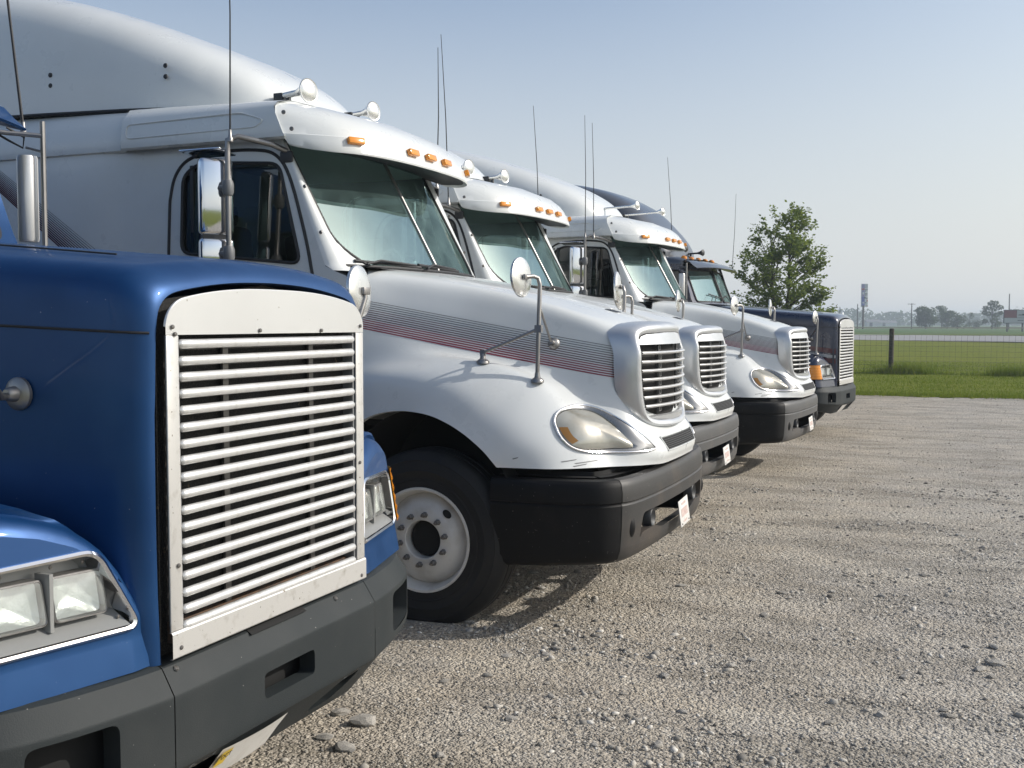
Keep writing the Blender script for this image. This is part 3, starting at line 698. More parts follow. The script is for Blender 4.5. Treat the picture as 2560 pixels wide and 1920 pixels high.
    hole = roundpoly([(-.76, .545), (-.52, .555), (-.36, .52), (.36, .52), (.52, .555), (.76, .545), (.72, .66), (-.72, .66)], .035)
    us = lin(-.96, .96, 97)
    cb = MB(); holegrid(cb, skin, us, zs, [hole]); fl = [Vector(skin(*p)) for p in hole]; fl2 = [Vector(skin(p[0]*.99, p[1], -.05)) for p in hole]
    cb.grid([fl+fl[:1], fl2+fl2[:1]]); cbo = cb.build('bumper_center', 'bumper_worn', root, smooth=35)
    for u in (-.52, .52):
        p, n = plan(u); MB().lathe([(.058, -.05), (.058, .0), (.05, .008), (.044, .004), (.03, -.01), (0, -.012)], (p.x-.012, p.y, .60), (1, 0, 0), 24).build('tow_eye', 'plastic', cbo, smooth=50)
    for u in (-.86, .86):
        p, n = plan(u); q = Vector((p.x+n.x*.002, p.y+n.y*.002, .60))
        tn = Vector((-n.y, n.x, 0)); MB().grid([[q+tn*.034*f*math.cos(a)+Vector((0, 0, .058*f*math.sin(a)))+Vector((n.x, n.y, 0))*(.016*(1-f*f)) for a in np.linspace(0, 6.283, 25)] for f in (1, .8, .5, .2, .01)]).build('fog_blank', 'bumper_black', cbo)
    for s_ in (-1, 1):
        b = MB(); b.grid([[skin(s_*u, z) for z in zs] for u in lin(.966, L_[-1], 60)])
        bc = b.build('bumper_corner', 'bumper_black', root, smooth=35)
        MB().grid([[skin(s_*u, z, -.006) for z in zs[3:-3]] for u in (.945, .963, .985)]).build('seam_backing', 'dark', bc)  # dark strip added behind the seam to stop light leaking through
    # licence plate hung in the opening, tilted
    rt = Matrix.Rotation(R(-7), 3, 'Y') @ Matrix.Rotation(R(3), 3, 'X')
    lp = MB().box((.095, -.05, .565), (.004, .235, .16), rt).build('licence_plate', 'plate', root, bevel=.0015)
    for dz, w, h in ((.052, .10, .014), (0, .155, .05), (-.055, .09, .012)):
        MB().box(rt @ Vector((.0026, 0, dz))+Vector((.095, -.05, .565)), (.0012, w, h), rt).build('plate_print', 'plate_red', lp)
    for dy in (-.085, .085): MB().lathe([(.006, 0), (.004, .004), (0, .005)], rt @ Vector((.002, dy, -.065))+Vector((.095, -.05, .565)), (1, 0, 0), 8).build('plate_bolt', 'bolt', lp)
    # dark gap between hood and bumper, wheel wells, frame
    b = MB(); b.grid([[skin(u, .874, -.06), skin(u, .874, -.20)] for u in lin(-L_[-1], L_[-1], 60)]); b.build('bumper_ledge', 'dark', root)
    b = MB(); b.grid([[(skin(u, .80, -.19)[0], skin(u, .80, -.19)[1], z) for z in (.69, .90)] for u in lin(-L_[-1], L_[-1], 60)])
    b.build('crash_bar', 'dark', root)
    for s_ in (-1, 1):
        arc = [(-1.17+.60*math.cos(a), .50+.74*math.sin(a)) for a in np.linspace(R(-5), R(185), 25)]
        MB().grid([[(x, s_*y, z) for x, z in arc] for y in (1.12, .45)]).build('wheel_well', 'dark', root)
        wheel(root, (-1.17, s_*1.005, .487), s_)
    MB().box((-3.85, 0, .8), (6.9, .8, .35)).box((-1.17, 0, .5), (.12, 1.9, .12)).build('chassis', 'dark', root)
    MB().box((-1.0, 0, 1.2), (1.3, .8, .8)).build('engine', 'dark', root)
    # ---- cab
    def cab_y(x, z):
        y = lerp([.8, 1.6, 2.05, 2.8, 3.1], [1.06, 1.05, 1.025, .985, .96], z)
        return y
    def xfront(z): return lerp([.8, 1.9, 2.0, 2.06, 2.8, 2.9], [-1.655, -1.655, -1.70, -1.86, -2.17, -2.21], z)
    def ws(y, z, d=0):
        t = abs(y)/.925; x = -1.63-.55*(z-2.09)/1.0-.17*t**2.4
        return (x+d, y, z)
    win = roundpoly([(-2.93, 2.66), (-2.93, 2.17), (-2.036, 2.085), (-2.205, 2.70), (-2.80, 2.735)], .07)
    door = [tuple(q) for q in crom([(-3.03, 1.0), (-3.03, 2.3), (-3.02, 2.55), (-2.97, 2.69), (-2.86, 2.77), (-2.65, 2.795), (-2.38, 2.79), (-2.23, 2.75), (-2.13, 2.62), (-2.03, 2.33), (-1.965, 2.08), (-1.945, 1.9), (-1.945, 1.2)], 5)]
    for s_ in (-1, 1):
        fn = lambda x, z, d=0: (x, s_*(cab_y(x, z)-d), z)
        zs_ = lin(.95, 2.86, 66); xs_ = lin(-3.38, -1.64, 62)
        def clampf(x, z, d=0): return fn(min(x, xfront(z)), z, d)
        b = MB(); holegrid(b, clampf, xs_, zs_, [win]); cs = b.build('cab_side', 'white', root, smooth=60)
        b = MB(); holegrid(b, lambda x, z: clampf(x, z, .05), lin(-3.38, -1.7, 40), lin(1.4, 2.84, 40), [win]); b.build('door_trim', 'interior', cs)
        b = MB(); pts = [fn(x, z, -.001) for x, z in win]; rimtube(b, lambda x, z: fn(x, z, -.002), win, .011); b.build('window_gasket', 'black', cs)
        b = MB(); us2 = lin(-2.95, -2.0, 30); vs2 = lin(2.07, 2.75, 24); holegrid(b, lambda x, z: fn(x, z, .012), us2, vs2, [win[::-1]] if False else [], keep=lambda x, z: inside((x, z), win)); b.build('door_window', 'window', cs)
        MB().box((-2.86, s_*(cab_y(0, 2.45)-.014), 2.42), (.022, .02, .60)).build('window_bar', 'plastic', cs)
        MB().tube([fn(x, z, -.001) for x, z in door], .011, 6).build('door_seal', 'black', cs)
        MB().box((-2.85, s_*1.05, 1.86), (.14, .03, .05)).build('door_handle', 'plastic', cs, bevel=.01)
        # A-pillar, between windshield edge and side
        rows = []
        for z in lin(2.04, 2.86, 26):
            ye = .925-.20*max(0, min(1, (2.30-z)/.24))**2.2
            e = Vector(ws(s_*ye, z, .007)); f_ = Vector(fn(xfront(z), z)); e2 = Vector(ws(s_*max(ye, .915), z, .012))
            mid = (e2+f_)/2+Vector((.02, s_*.022, 0)); rows.append([e, e*.5+e2*.5+Vector((.006, 0, 0)), e2, e2*.6+mid*.4+Vector((.006, s_*.006, 0)), mid, mid*.4+f_*.6+Vector((.003, s_*.006, 0)), f_])
        MB().grid(rows).build('pillar', 'white', cs, smooth=60)
        MB().lathe([(.012, 0), (.01, .005), (0, .006)], fn(-2.02, 2.55, -.0), (0, s_, 0), 10).build('pillar_screw', 'bolt', cs)
        MB().lathe([(.012, 0), (.01, .005), (0, .006)], fn(-1.90, 2.27, -.0), (0, s_, 0), 10).build('pillar_screw', 'bolt', cs)
    # windshield, two curved panes
    for s_ in (-1, 1):
        b = MB(); b.grid([[ws(s_*y, z) for z in lin(2.075, 2.87, 16)] for y in lin(.012, .925, 26)])
        wp = b.build('windshield', 'glass', root, fixn=False)
        MB().tube([ws(s_*(.925-.20*max(0, min(1, (2.30-z)/.24))**2.2), z, .008) for z in lin(2.075, 2.86, 24)], .010, 6).build('windshield_gasket', 'black', wp)
        MB().tube([ws(s_*y, 2.073, .006) for y in lin(.0, .925, 20)], .012, 6).build('windshield_gasket', 'black', wp)
        # wiper lying along the bottom
        y0 = -.28 if s_ > 0 else -.86
        MB().tube([ws(y0+.05, 2.085, .05), ws(y0+.2, 2.115, .03), ws(y0+.55, 2.10, .022)], .008, 6).tube([ws(y0+.0, 2.105, .022), ws(y0+.6, 2.088, .018)], .011, 6).build('wiper', 'black', wp)
    MB().tube([ws(0, z, .004) for z in lin(2.07, 2.86, 8)], .011, 8).build('windshield_divider', 'steel', root)
    MB().grid([[(-1.60, u*.90, 2.055), (-1.85, u*.90, 2.08), (-1.9, u*.9, 2.06)] for u in lin(-1, 1, 9)]).build('cowl', 'plastic', root)
    # ---- interior
    it = MB().box((-2.02, 0, 1.85), (.42, 1.85, .34)).build('dashboard', 'interior', root, bevel=.05)
    b = MB(); b.tube([(-2.30+.07*math.sin(a), .48+.22*math.cos(a), 2.07+.19*math.sin(a)) for a in np.linspace(0, 6.283, 25)], .014, 6, cap=False).tube([(-2.3, .27, 2.07), (-2.3, .69, 2.07)], .012, 6).tube([(-2.3, .48, 2.07), (-2.1, .48, 1.95)], .02, 6).build('steering_wheel', 'plastic', it)
    for y in (-.5, .5):
        MB().box((-2.72, y, 1.75), (.5, .48, .16)).box((-2.95, y, 2.08), (.14, .46, .62), Matrix.Rotation(R(-8), 3, 'Y')).box((-3.0, y, 2.46), (.1, .26, .16)).build('seat', 'seat', root, bevel=.05)
    MB().grid([[(-3.30, u*.97, z) for z in (1.3, 2.85)] for u in (-1, 1)]).build('sleeper_curtain', 'curtain', root)
    MB().grid([[(x, u*.97, 2.845) for x in (-3.3, -2.15)] for u in (-1, 1)]).build('headliner', 'curtain', root)
    MB().grid([[(x, u*.97, 1.35) for x in (-3.3, -1.8)] for u in (-1, 1)]).build('cab_floor', 'interior', root)
    # ---- roof cap with moulded side pods, and the visor over the windshield
    rows = []
    for x in [-6.2, -4.6, -3.42, -3.4, -3.34, -3.2, -2.9, -2.6, -2.35, -2.205]:
        pod = 0 if x < -3.36 else .062
        y1 = 1.03+pod if x > -3.4 else 1.03; zt = lerp([-6.2, -4.3, -3.2, -2.2], [3.20, 3.15, 3.125, 3.10], x)
        ln = (lambda z: x+.118*max(0, 3.06-z)/.24) if x > -2.21 else (lambda z: x)
        rows.append([(ln(q[2]), q[1], q[2]) for q in [(x, y1-.055, 2.835), (x, y1-.004, 2.842), (x, y1, 2.87), (x, y1-.012, 2.98), (x, y1-.03, 3.03), (x, y1-.09, zt-.03), (x, y1-.2, zt), (x, .5, zt+.02), (x, 0, zt+.025)]])
    b = MB(); b.grid(rows); b.mirror(); rc = b.build('roof_cap', 'white', root, smooth=38)
    for s_ in (-1, 1):
        loz = roundpoly([(-3.3, 2.90), (-2.30, 2.91), (-2.25, 2.95), (-2.42, 3.005), (-3.3, 2.99)], .04)
        b = MB(); rimtube(b, lambda x, z: (x, s_*(1.093-.12*(z-2.87)), z), loz, .006); b.build('pod_groove', 'white', rc)
    def vplan(a):   # visor plan: a in -1..1 -> (x, y)
        t = abs(a); p = crom([(-1.66, 0), (-1.67, .3), (-1.70, .55), (-1.765, .78), (-1.87, .93), (-1.99, 1.01), (-2.20, 1.07)], 8)
        k = t*(len(p)-1); i = min(int(k), len(p)-2); q = p[i]+(p[i+1]-p[i])*(k-i); return q[0], q[1]*(1 if a >= 0 else -1)
    prof = [(-.12, .0, 2.80), (-.02, -.04, 2.765), (0, 0, 2.755), (.004, 0, 2.765), (-.012, 0, 2.82), (-.022, 0, 2.853), (-.036, 0, 2.858), (-.055, .0, 2.90), (-.105, 0, 2.96), (-.18, 0, 3.015), (-.30, 0, 3.065), (-.5, 0, 3.10)]
    rows = []
    EP = [(-2.11, .96, 2.835), (-2.10, 1.03, 2.808), (-2.092, 1.052, 2.80), (-2.092, 1.066, 2.808), (-2.108, 1.088, 2.845), (-2.113, 1.091, 2.862), (-2.118, 1.090, 2.868), (-2.142, 1.084, 2.92), (-2.172, 1.074, 2.98), (-2.192, 1.045, 3.035), (-2.202, .99, 3.07), (-2.203, .88, 3.098)]
    for a in lin(-1, 1, 97):
        x, y = vplan(a); t = abs(a); sg = 1 if a >= 0 else -1; r_ = []; w = max(0, min(1, (t-.60)/.40)); w = w*w*(3-2*w)
        for k, (dx, dz, z) in enumerate(prof):
            f = Vector((x+dx, y, z)) if k < 11 else Vector((-2.203, a*.88, 3.122-.024*t*t))
            if k == 10: f = Vector((min(x+dx, -1.96-.2*t), y*.96, 3.07))
            r_.append(f.lerp(Vector((EP[k][0], EP[k][1]*sg, EP[k][2])), w))
        rows.append(r_)
    vs = MB().grid(rows).build('sun_visor', 'white', root, smooth=35)
    b = MB(); rows = []
    for a in lin(-1, 1, 41):
        x, y = vplan(a); rows.append([(max(x-.02, -2.09), y*.97, 2.765+.04*max(0, abs(a)-.6)/.4), (-2.10-.10*abs(a), y*.90, 2.835)])
    b.grid(rows).build('visor_underside', 'plastic', vs)
    for y in (-.80, -.26, -.02, .23, .76):
        a = [q for q in lin(-1, 1, 401) if abs(vplan(q)[1]-y) < .01]; x = vplan(a[0])[0]
        tw = math.atan2(vplan(a[0]+.02)[0]-vplan(a[0]-.02)[0], vplan(a[0]+.02)[1]-vplan(a[0]-.02)[1])
        rt = Matrix.Rotation(-tw, 3, 'Z') @ Matrix.Rotation(R(-16), 3, 'Y')
        ml = MB().box((x+.0, y, 2.835), (.035, .115, .042), rt).build('marker_light', 'amber', vs, bevel=.008)
    for z, x in ((2.99, -2.125), (2.885, -2.06)):
        for s_ in (-1, 1): MB().lathe([(.014, 0), (.012, .006), (0, .008)], (x, s_*(1.070 if z < 2.9 else 1.056), z), (.35, s_, .1), 10).build('visor_screw', 'bolt', vs)
    # inside shade band at the top of the glass
    # ---- roof fairing
    rows = []
    CX = [-2.46, -2.5, -2.58, -2.72, -2.95, -3.3, -3.7, -4.2, -4.8, -5.5, -6.2]; CZ = [3.10, 3.20, 3.31, 3.43, 3.56, 3.71, 3.86, 4.02, 4.16, 4.25, 4.28]
    CW = [.30, .46, .60, .72, .82, .90, .94, .97, .985, .99, .99]
    cx = crom(np.stack([CX, CZ, CW], 1), 5)
    for x, zt, w in cx:
        zb = 3.09 if x > -3 else lerp([-6.2, -3], [3.17, 3.12], x); h = zt-zb; r_ = []
        for k in range(15):
            a = math.pi/2*k/14; e = .42+.18*max(0, min(1, (x+3.6)/1.1))
            r_.append((x, w*math.cos(a)**e if k < 14 else 0, zb+h*math.sin(a)**.62))
        rows.append(r_)
    b = MB(); b.grid(rows); b.mirror(); rf = b.build('roof_fairing', 'white', root, smooth=60)
    for s_ in (-1, 1):
        MB().tube([(x, s_*lerp([-6.2, -4.2, -3.3, -2.72], [.995, .978, .91, .74], x), lerp([-6.2, -3, -2.7], [3.165, 3.115, 3.10], x)) for x in lin(-6.2, -2.75, 16)], .012, 6).build('fairing_seal', 'black', rf)
        for x in (-4.05, -3.15):
            for z in (3.325, 3.395): MB().lathe([(.017, 0), (.015, .006), (0, .008)], (x, s_*lerp([-4.05, -3.15], [.958, .878], x), z), (0, s_, .1), 10).build('fairing_bolt', 'black', rf)
    # ---- sleeper box
    for s_ in (-1, 1):
        rows = []
        for x in [-6.2, -5.5, -4.5, -3.75, -3.6, -3.5, -3.42, -3.38]:
            w = lerp([-3.6, -3.42], [.022, 0], x); rows.append([(x, s_*(cab_y(x, z)+w), z) for z in lin(.95, 2.86, 8)])
        sb = MB().grid(rows).build('sleeper_side', 'white', root, smooth=60)
        if s_ < 0:
            for k in range(12):
                t = k/11; th = .003+.009*t; A = []; B_ = []
                for i in range(13):
                    x = -5.3+(1.9)*i/12; z = (2.745-.656*(x+4.43))*(1-t)+(2.600-.72*(x+4.43))*t
                    if not 1.0 < z < 2.83: continue
                    A.append((x, -cab_y(x, z)-.0245, z+th/2)); B_.append((x, -cab_y(x, z)-.0245, z-th/2))
                if len(A) > 1: ribbon(MB(), A, B_).build('pinstripe', 'stripe_black' if t < .35 else 'stripe_dark', sb, fixn=False)
    MB().grid([[(-6.2, u, z) for z in (.95, 4.2)] for u in (-1.03, 1.03)]).build('sleeper_back', 'white', root)
    # ---- mirrors on the doors
    for s_ in (-1, 1):
        y = s_*1.25; x = -2.39
        b = MB(); b.tube([(-2.15, s_*.99, 2.77), (-2.20, s_*1.08, 2.80), (-2.34, s_*1.215, 2.835), (x, y, 2.81), (x, y, 2.74), (x, y, 2.3), (x, y, 2.0), (-2.34, s_*1.2, 1.94), (-2.2, s_*1.03, 1.93)], .017, 10)
        sm = b.build('side_mirror', 'steel', root)
        rt = Matrix.Rotation(s_*R(38), 3, 'Z')
        MB().box((-2.49, s_*1.24, 2.48), (.085, .205, .46), rt).build('mirror_head', 'chrome', sm, bevel=.03, seg=3)
        MB().box((-2.49, s_*1.24, 2.14), (.085, .205, .19), rt).build('convex_mirror', 'chrome', sm, bevel=.025, seg=3)
        MB().box((-2.49, s_*1.24, 2.243), (.06, .17, .03), rt).build('mirror_gap', 'plastic', sm)
        for z in (2.53, 2.14): MB().lathe([(.0, -.05), (.026, -.045), (.034, -.025), (.034, .025), (.026, .045), (0, .05)], (x, y, z), (0, 0, 1), 14).tube([(x, y, z), (x-.06, y, z)], .018, 8).build('mirror_clamp', 'grey_plastic', sm)
        MB().box((-2.15, s_*.992, 2.735), (.09, .025, .07)).build('mirror_bracket', 'plastic', sm, bevel=.012)
        MB().box((-2.56, s_*1.22, 2.75), (.30, .16, .012), Matrix.Rotation(s_*R(8), 3, 'X')).build('mirror_hood', 'chrome', sm, bevel=.005)
    hood_mirror(root, (-.63, -.93, 1.985), (-.575, -.84, 1.395), (-.895, -.885, 1.50), (-.56, -.615, 1.605))
    hood_mirror(root, (-.63, .93, 1.985), (-.575, .84, 1.395), (-.895, .885, 1.50), (-.56, .615, 1.605))
    return root

T1 = white_truck()
T1.location = (-1.65, 6.59, gz(0, 6.6))
tag(T1, 'nearest white semi truck with red pinstripes, right beside the blue truck', 'truck', 'semi trucks parked in a row')
T2 = copy_tree(T1); T2.location = (-2.03, 9.84, gz(0, 9.84)); T2.rotation_euler = (0, 0, R(-1.5))
tag(T2, 'middle one of the three white semi trucks, parked slightly further back', 'truck', 'semi trucks parked in a row')
T3 = copy_tree(T1); T3.location = (-1.74, 13.55, gz(0, 13.55)); T3.rotation_euler = (0, 0, R(-3.5))
tag(T3, 'third white semi truck, next to the dark blue truck', 'truck', 'semi trucks parked in a row')
def repaint(root, name, m):
    for ch in root.children:
        if ch.name.split('.')[0] == name:
            ch.data = ch.data.copy(); ch.data.materials.clear(); ch.data.materials.append(M[m])
for r_ in (T2, T3):
    repaint(r_, 'bumper_center', 'bumper_mid')
for r_ in (T1, T2):
    horn(r_, (-2.24, -.60, 3.215), .25, .078, .10); horn(r_, (-2.28, .30, 3.25), .22, .068, .10)
horn(T3, (-2.05, -.33, 3.27), .62, .055, .12); horn(T3, (-2.0, .55, 3.27), .62, .055, .12)
antenna(T1, (-2.37, -1.25, 2.83), (-2.35, -1.27, 4.25)); antenna(T1, (-2.25, 1.25, 2.83), (-2.26, 1.30, 3.93))
antenna(T2, (-2.15, -1.20, 2.83), (-2.22, -1.20, 4.30)); antenna(T2, (-2.3, 1.25, 2.83), (-2.40, 1.32, 4.15))
antenna(T3, (-2.39, -1.25, 2.83), (-2.40, -1.25, 4.27)); antenna(T3, (-2.30, -1.20, 2.83), (-2.32, -1.21, 4.18)); antenna(T3, (-2.1, 1.28, 2.83), (-2.18, 1.28, 4.1))
# ------------------------------------------------------------------ the square-nosed trucks (blue in front, dark navy at the far end)
def square_truck(paint, trim, bumper, far=False):
    root = empty('semi_truck')
    # ---- hood: slab sides, crowned top, rolled front edge round the grille
    def hsec(x):
        w = lerp([-2.1, -1.0, -.45, -.06], [.80, .69, .628, .585], x); zt = lerp([-2.1, -.66, -.2, 0], [2.06, 1.945, 1.905, 1.878], x); return w, zt
    rows = []
    def section(x, w, zt, rr=.10, zb=.76):
        pts = [((w-rr)*f, zt-.036*f**2.4) for f in lin(0, 1, 12)]
        for k in range(1, 10):
            a = math.pi/2*k/10; pts.append((w-rr+rr*math.sin(a), zt-.036-rr*(1-math.cos(a))))
        pts += [(w, zt-.045-rr), (w+.004, zt-.32), (w+.008, 1.45), (w+.010, 1.25), (w+.010, 1.1), (w+.008, .95), (w+.004, .85), (w, zb)]
        q = np.array(pts)
        for _ in range(5): q[1:-7] = .25*q[:-8]+.5*q[1:-7]+.25*q[2:-6]; q[0, 0] = 0; q[0, 1] = q[1, 1]+.0005
        return [(x, float(y), float(z)) for y, z in q]
    for x in [-2.1, -1.8, -1.4, -1.0, -.7, -.45, -.3, -.2, -.14]:
        rows.append(section(x, *hsec(x)))
    for x, dw, dz, rr in ((-.118, .003, .004, .10), (-.095, .008, .011, .10), (-.072, .016, .022, .10), (-.052, .026, .036, .10), (-.038, .038, .051, .10), (-.030, .050, .064, .10), (-.028, .058, .071, .10), (-.040, .063, .075, .10), (-.08, .065, .077, .10)):
        w, zt = hsec(-.14); rows.append(section(x, w-dw, zt-dz, rr))
    b = MB(); b.grid(rows); b.mirror(); hood = b.build('hood', paint, root, smooth=50)
    g = MB(); g.grid([[(x, -y, z) for x, y, z in r_] for r_ in rows]); bvh = BVHTree.FromPolygons(g.v, g.f)
    def hx(x, z, off=.002):
        h = bvh.ray_cast(Vector((x, -3, z)), Vector((0, 1, 0)))[0]; return Vector((x, h.y-off, z))
    for s_ in (-1, 1):
        A = [hx(x, 1.672+(-x)*.045, .0015) for x in [-.035, -.05, -.07, -.09, -.11, -.13]+lin(-.15, -2.0, 60)]
        MB().tube([(p.x, p.y*-s_, p.z) for p in A], .0042, 6).build('hood_seam', 'black', hood)
    # seam along the top, and the bright edge of the cowl side
    MB().tube([(x, -.36-.06*(-x), hsec(x)[1]-.012) for x in lin(-.3, -2.05, 14)], .003, 5).build('hood_seam', 'black', hood)
    # ---- grille
    HW = .524
    def top(y): return 1.805-.052*(abs(y)/.524)**2.6
    b = MB(); b.grid([[(-.06, u*.53, z) for z in (.77, lerp([0, 1], [1.82, 1.76], abs(u)))] for u in lin(-1, 1, 9)])
    gr = b.build('grille', 'radiator', root)
    # header plate with rounded shoulders
    hp = []
    for y in [HW*math.sin(q) for q in lin(-math.pi/2, math.pi/2, 61)]:
        t = abs(y)/HW; zt = top(y)-(0 if t < .85 else .062*(1-math.sqrt(max(0, 1-((t-.85)/.15)**2))))
        hp.append([(-.002, y, 1.668), (-.002, y, 1.668+.3*(zt-1.668)), (-.002, y, zt-.003), (-.004, y, zt), (-.009, y, zt)])
    MB().grid(hp).build('grille_header', 'satin', gr, smooth=30)
    for s_ in (-1, 1):
        MB().box((-.004, s_*(HW-.026), 1.258), (.006, .050, .818)).build('grille_side_strip', 'plate_metal', gr, bevel=.004)
        MB().box((-.03, s_*(HW-.056), 1.258), (.04, .012, .818)).build('grille_side_lip', 'grey_plastic', gr)
    b = MB(); n = 24; low = [(y, .772-.012*(1-(abs(y)/HW)**6)*0) for y in lin(-HW, HW, n)]
    b.grid([[(-.008, y, .848), (.0, y, .848), (.004, y, .842), (.004, y, z0+.004), (0, y, z0), (-.008, y, z0)] for y, z0 in low]).build('grille_foot_strip', 'plate_metal', gr, smooth=30)
    sl = None
    for k in range(18):
        z = 1.643-.0465*k
        if sl is None:
            w = HW-.058; rows2 = []
            for y in [-w, -w+.004]+lin(-w+.012, w-.012, 13)+[w-.004, w]:
                f = 1 if abs(y) < w-.01 else (.72 if abs(y) < w-.001 else .25)
                rows2.append([(-.010+.013*f*math.cos(a), y, .0135*f*math.sin(a)) for a in np.linspace(0, 6.283, 13)[:-1]])
            sl = MB().grid(rows2, closev=True).mesh('grille_slat', smooth=50)
        o = put('grille_slat', sl, 'slat', gr); o.location = (0, 0, z); o.rotation_euler = (R(rnd.uniform(-.12, .12)), R(rnd.uniform(-3, 3)), 0)
    for y in (-.215, .245):
        MB().box((-.046, y, 1.25), (.008, .026, .80)).build('grille_strap', 'bolt', gr)
    MB().box((-.05, 0, .83), (.02, .94, .06)).build('grille_crossbar', 'rust', gr)
    for y, z in ((-.50, 1.69), (-.10, 1.678), (.245, 1.676), (.50, 1.69), (-.492, 1.03), (.49, 1.20), (-.49, .80), (.49, .79), (-.49, 1.67)):
        MB().lathe([(.0065, -.001), (.0065, .002), (.005, .004), (0, .005)], (.001 if z > 1.0 else .004, y, z), (1, 0, 0), 10).build('grille_bolt', 'bolt', gr)
    # ---- fenders with square twin headlights
    out = roundpoly([(-1.022, 1.100), (-.683, 1.108), (-.582, .876), (-1.022, .876)], .045, 6)
    inn = roundpoly([(-1.008, 1.087), (-.695, 1.094), (-.601, .890), (-1.008, .890)], .036, 6)
    def fx(y, z):   # front face of the fender
        t = abs(y); return -.060-.05*max(0, (z-.90))/.3-.24*max(0, t-.62)-5.5*max(0, t-1.03)**2
    def ftop(x, y):
        t = abs(y); base = lerp([.56, .60, .64, .68, .74, .83, .93, 1.01, 1.07, 1.12], [.93, 1.02, 1.095, 1.135, 1.178, 1.215, 1.238, 1.230, 1.195, 1.12], t)
        rise = lerp([-1.3, -.9, -.6, -.3, -.12], [.02, .05, .05, .03, 0], x); return base+rise*lerp([.6, .8, 1.0], [.3, .9, 1], t)
    for s_ in (-1, 1):
        Y = [.565, .59, .62, .65, .68, .71, .75, .80, .85, .90, .94, .98, 1.02, 1.05, 1.08, 1.105, 1.12]
        rows3 = []
        for x in [-1.55, -1.3, -1.1, -.9, -.7, -.5, -.35, -.25, -.18]:
            rows3.append([(min(x, fx(y, 1.1)-.06+.12*(x+.18)), s_*y, ftop(x, y)) for y in Y]+[(min(x, fx(1.124, .9)-.06+.12*(x+.18)), s_*1.124, max(lerp([-1.3, -.95, -.62, -.45], [1.10, 1.12, .96, .80], x), .80))])
        for dx, dz in ((.045, -.004), (.028, -.012), (.014, -.026), (.004, -.044), (0, -.06)):
            r_ = []
            for y in Y: 
                z = ftop(-.12, y)+dz; r_.append((fx(y, z)-dx+.0, s_*y, z))
            r_.append((fx(1.124, .9)-dx, s_*1.124, max(.78, .9))); rows3.append(r_)
        fe = MB().grid(rows3).build('fender', paint, root, smooth=50)
        yy = lin(.565, 1.124, 50)
        def face(y, z):
            t = abs(y); zt = ftop(-.12, t)-.06; zz = min(z, zt); return (fx(t, zz)+.05*max(0, .86-zz)/.09*.35, s_*t, zz)
        b = MB(); holegrid(b, face, yy, lin(.765, 1.20, 38), [[(-y, z) for y, z in inn]], keep=lambda y, z: z < ftop(-.12, y)-.055); b.build('fender_face', paint, fe, smooth=45)
        fac = lambda y, z, d=0: Vector((fx(abs(y), z)+d, s_*abs(y), z))
        rw = []
        for P_, d in ((out, -.004), (out, .008), ([(a*.5+c*.5, b_*.5+d_*.5) for (a, b_), (c, d_) in zip(out, inn)], .013), (inn, .008), (inn, -.05)): rw.append([fac(y, z, d) for y, z in P_])
        hl = MB().grid(rw, closev=True).build('headlight', 'chrome', fe, smooth=40)
        ctr = [(y*.93-.057, z*.9+.099) for y, z in inn]
        MB().grid([[fac(y, z, -.05) for y, z in inn], [fac(y, z, -.062) for y, z in ctr]], closev=True).poly([fac(y, z, -.062) for y, z in ctr]).build('headlight_bucket', 'bezel_grey', fe, smooth=30)
        MB().grid([[fac(y, .893, .004), fac(y, .932, -.055)] for y in lin(-1.0, -.62, 9)]).build('bezel_sill', 'bezel_grey', fe)
        for yc in (-.737, -.902):
            zc = .992
            lamp = roundpoly([(yc-.074, zc+.060), (yc+.074, zc+.060), (yc+.074, zc-.058), (yc-.074, zc-.058)], .014, 4)
            MB().grid([[fac(y, z, -.058) for y, z in lamp], [fac(y, z, -.016) for y, z in lamp], [fac(yc+(y-yc)*.95, zc+(z-zc)*.93, -.012) for y, z in lamp], [fac(yc+(y-yc)*.92, zc+(z-zc)*.90, -.018) for y, z in lamp]], closev=True).build('lamp_frame', 'steel', fe, smooth=30)
            lo = [(yc+(y-yc)*.93, zc+(z-zc)*.91) for y, z in lamp]
            MB().grid([[fac(yc+(y-yc)*f, zc+(z-zc)*f, -.036-.024*(1-f*f)) for y, z in lo] for f in (1, .8, .6, .4, .2, .02)], closev=True).build('reflector', 'reflector', fe, smooth=175)
            MB().grid([[fac(yc+(y-yc)*f, zc+(z-zc)*f, -.014+.006*(1-f*f)) for y, z in lo] for f in (1, .6, .02)], closev=True).build('lamp_glass', 'lamp_glass', fe)
        MB().box(fac(-.819, .99, -.03), (.05, .012, .15)).build('lamp_divider', 'bezel_grey', fe)
        for y, z in ((-.712, 1.075), (-.80, 1.077), (-.93, 1.075), (-.635, .915)):
            MB().lathe([(.006, 0), (.004, .003), (0, .004)], fac(y, z, -.018), (1, 0, 0), 8).build('bezel_screw', 'bolt', fe)
        # amber turn signal round the outer corner
        rw = []
        for z in lin(.885, 1.10, 16):
            rib = .004*math.sin((z-.885)*150)
            rw.append([(fx(1.03, z)+.013, s_*1.032, z), (fx(1.06, z)+.012+rib, s_*1.066, z), (fx(1.09, z)+.008+rib, s_*1.100, z), (fx(1.124, z)-.01, s_*1.136+s_*rib, z), (-.36, s_*1.136, z), (-.39, s_*1.126, z)])
        MB().grid(rw).build('turn_signal', 'amber', fe, smooth=50)
        arc = [(-1.0+.56*math.cos(a), .50+.72*math.sin(a)) for a in np.linspace(0, math.pi, 21)]
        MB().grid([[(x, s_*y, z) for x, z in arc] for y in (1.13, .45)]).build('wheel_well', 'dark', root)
        wheel(root, (-1.0, s_*1.0, .487), s_)
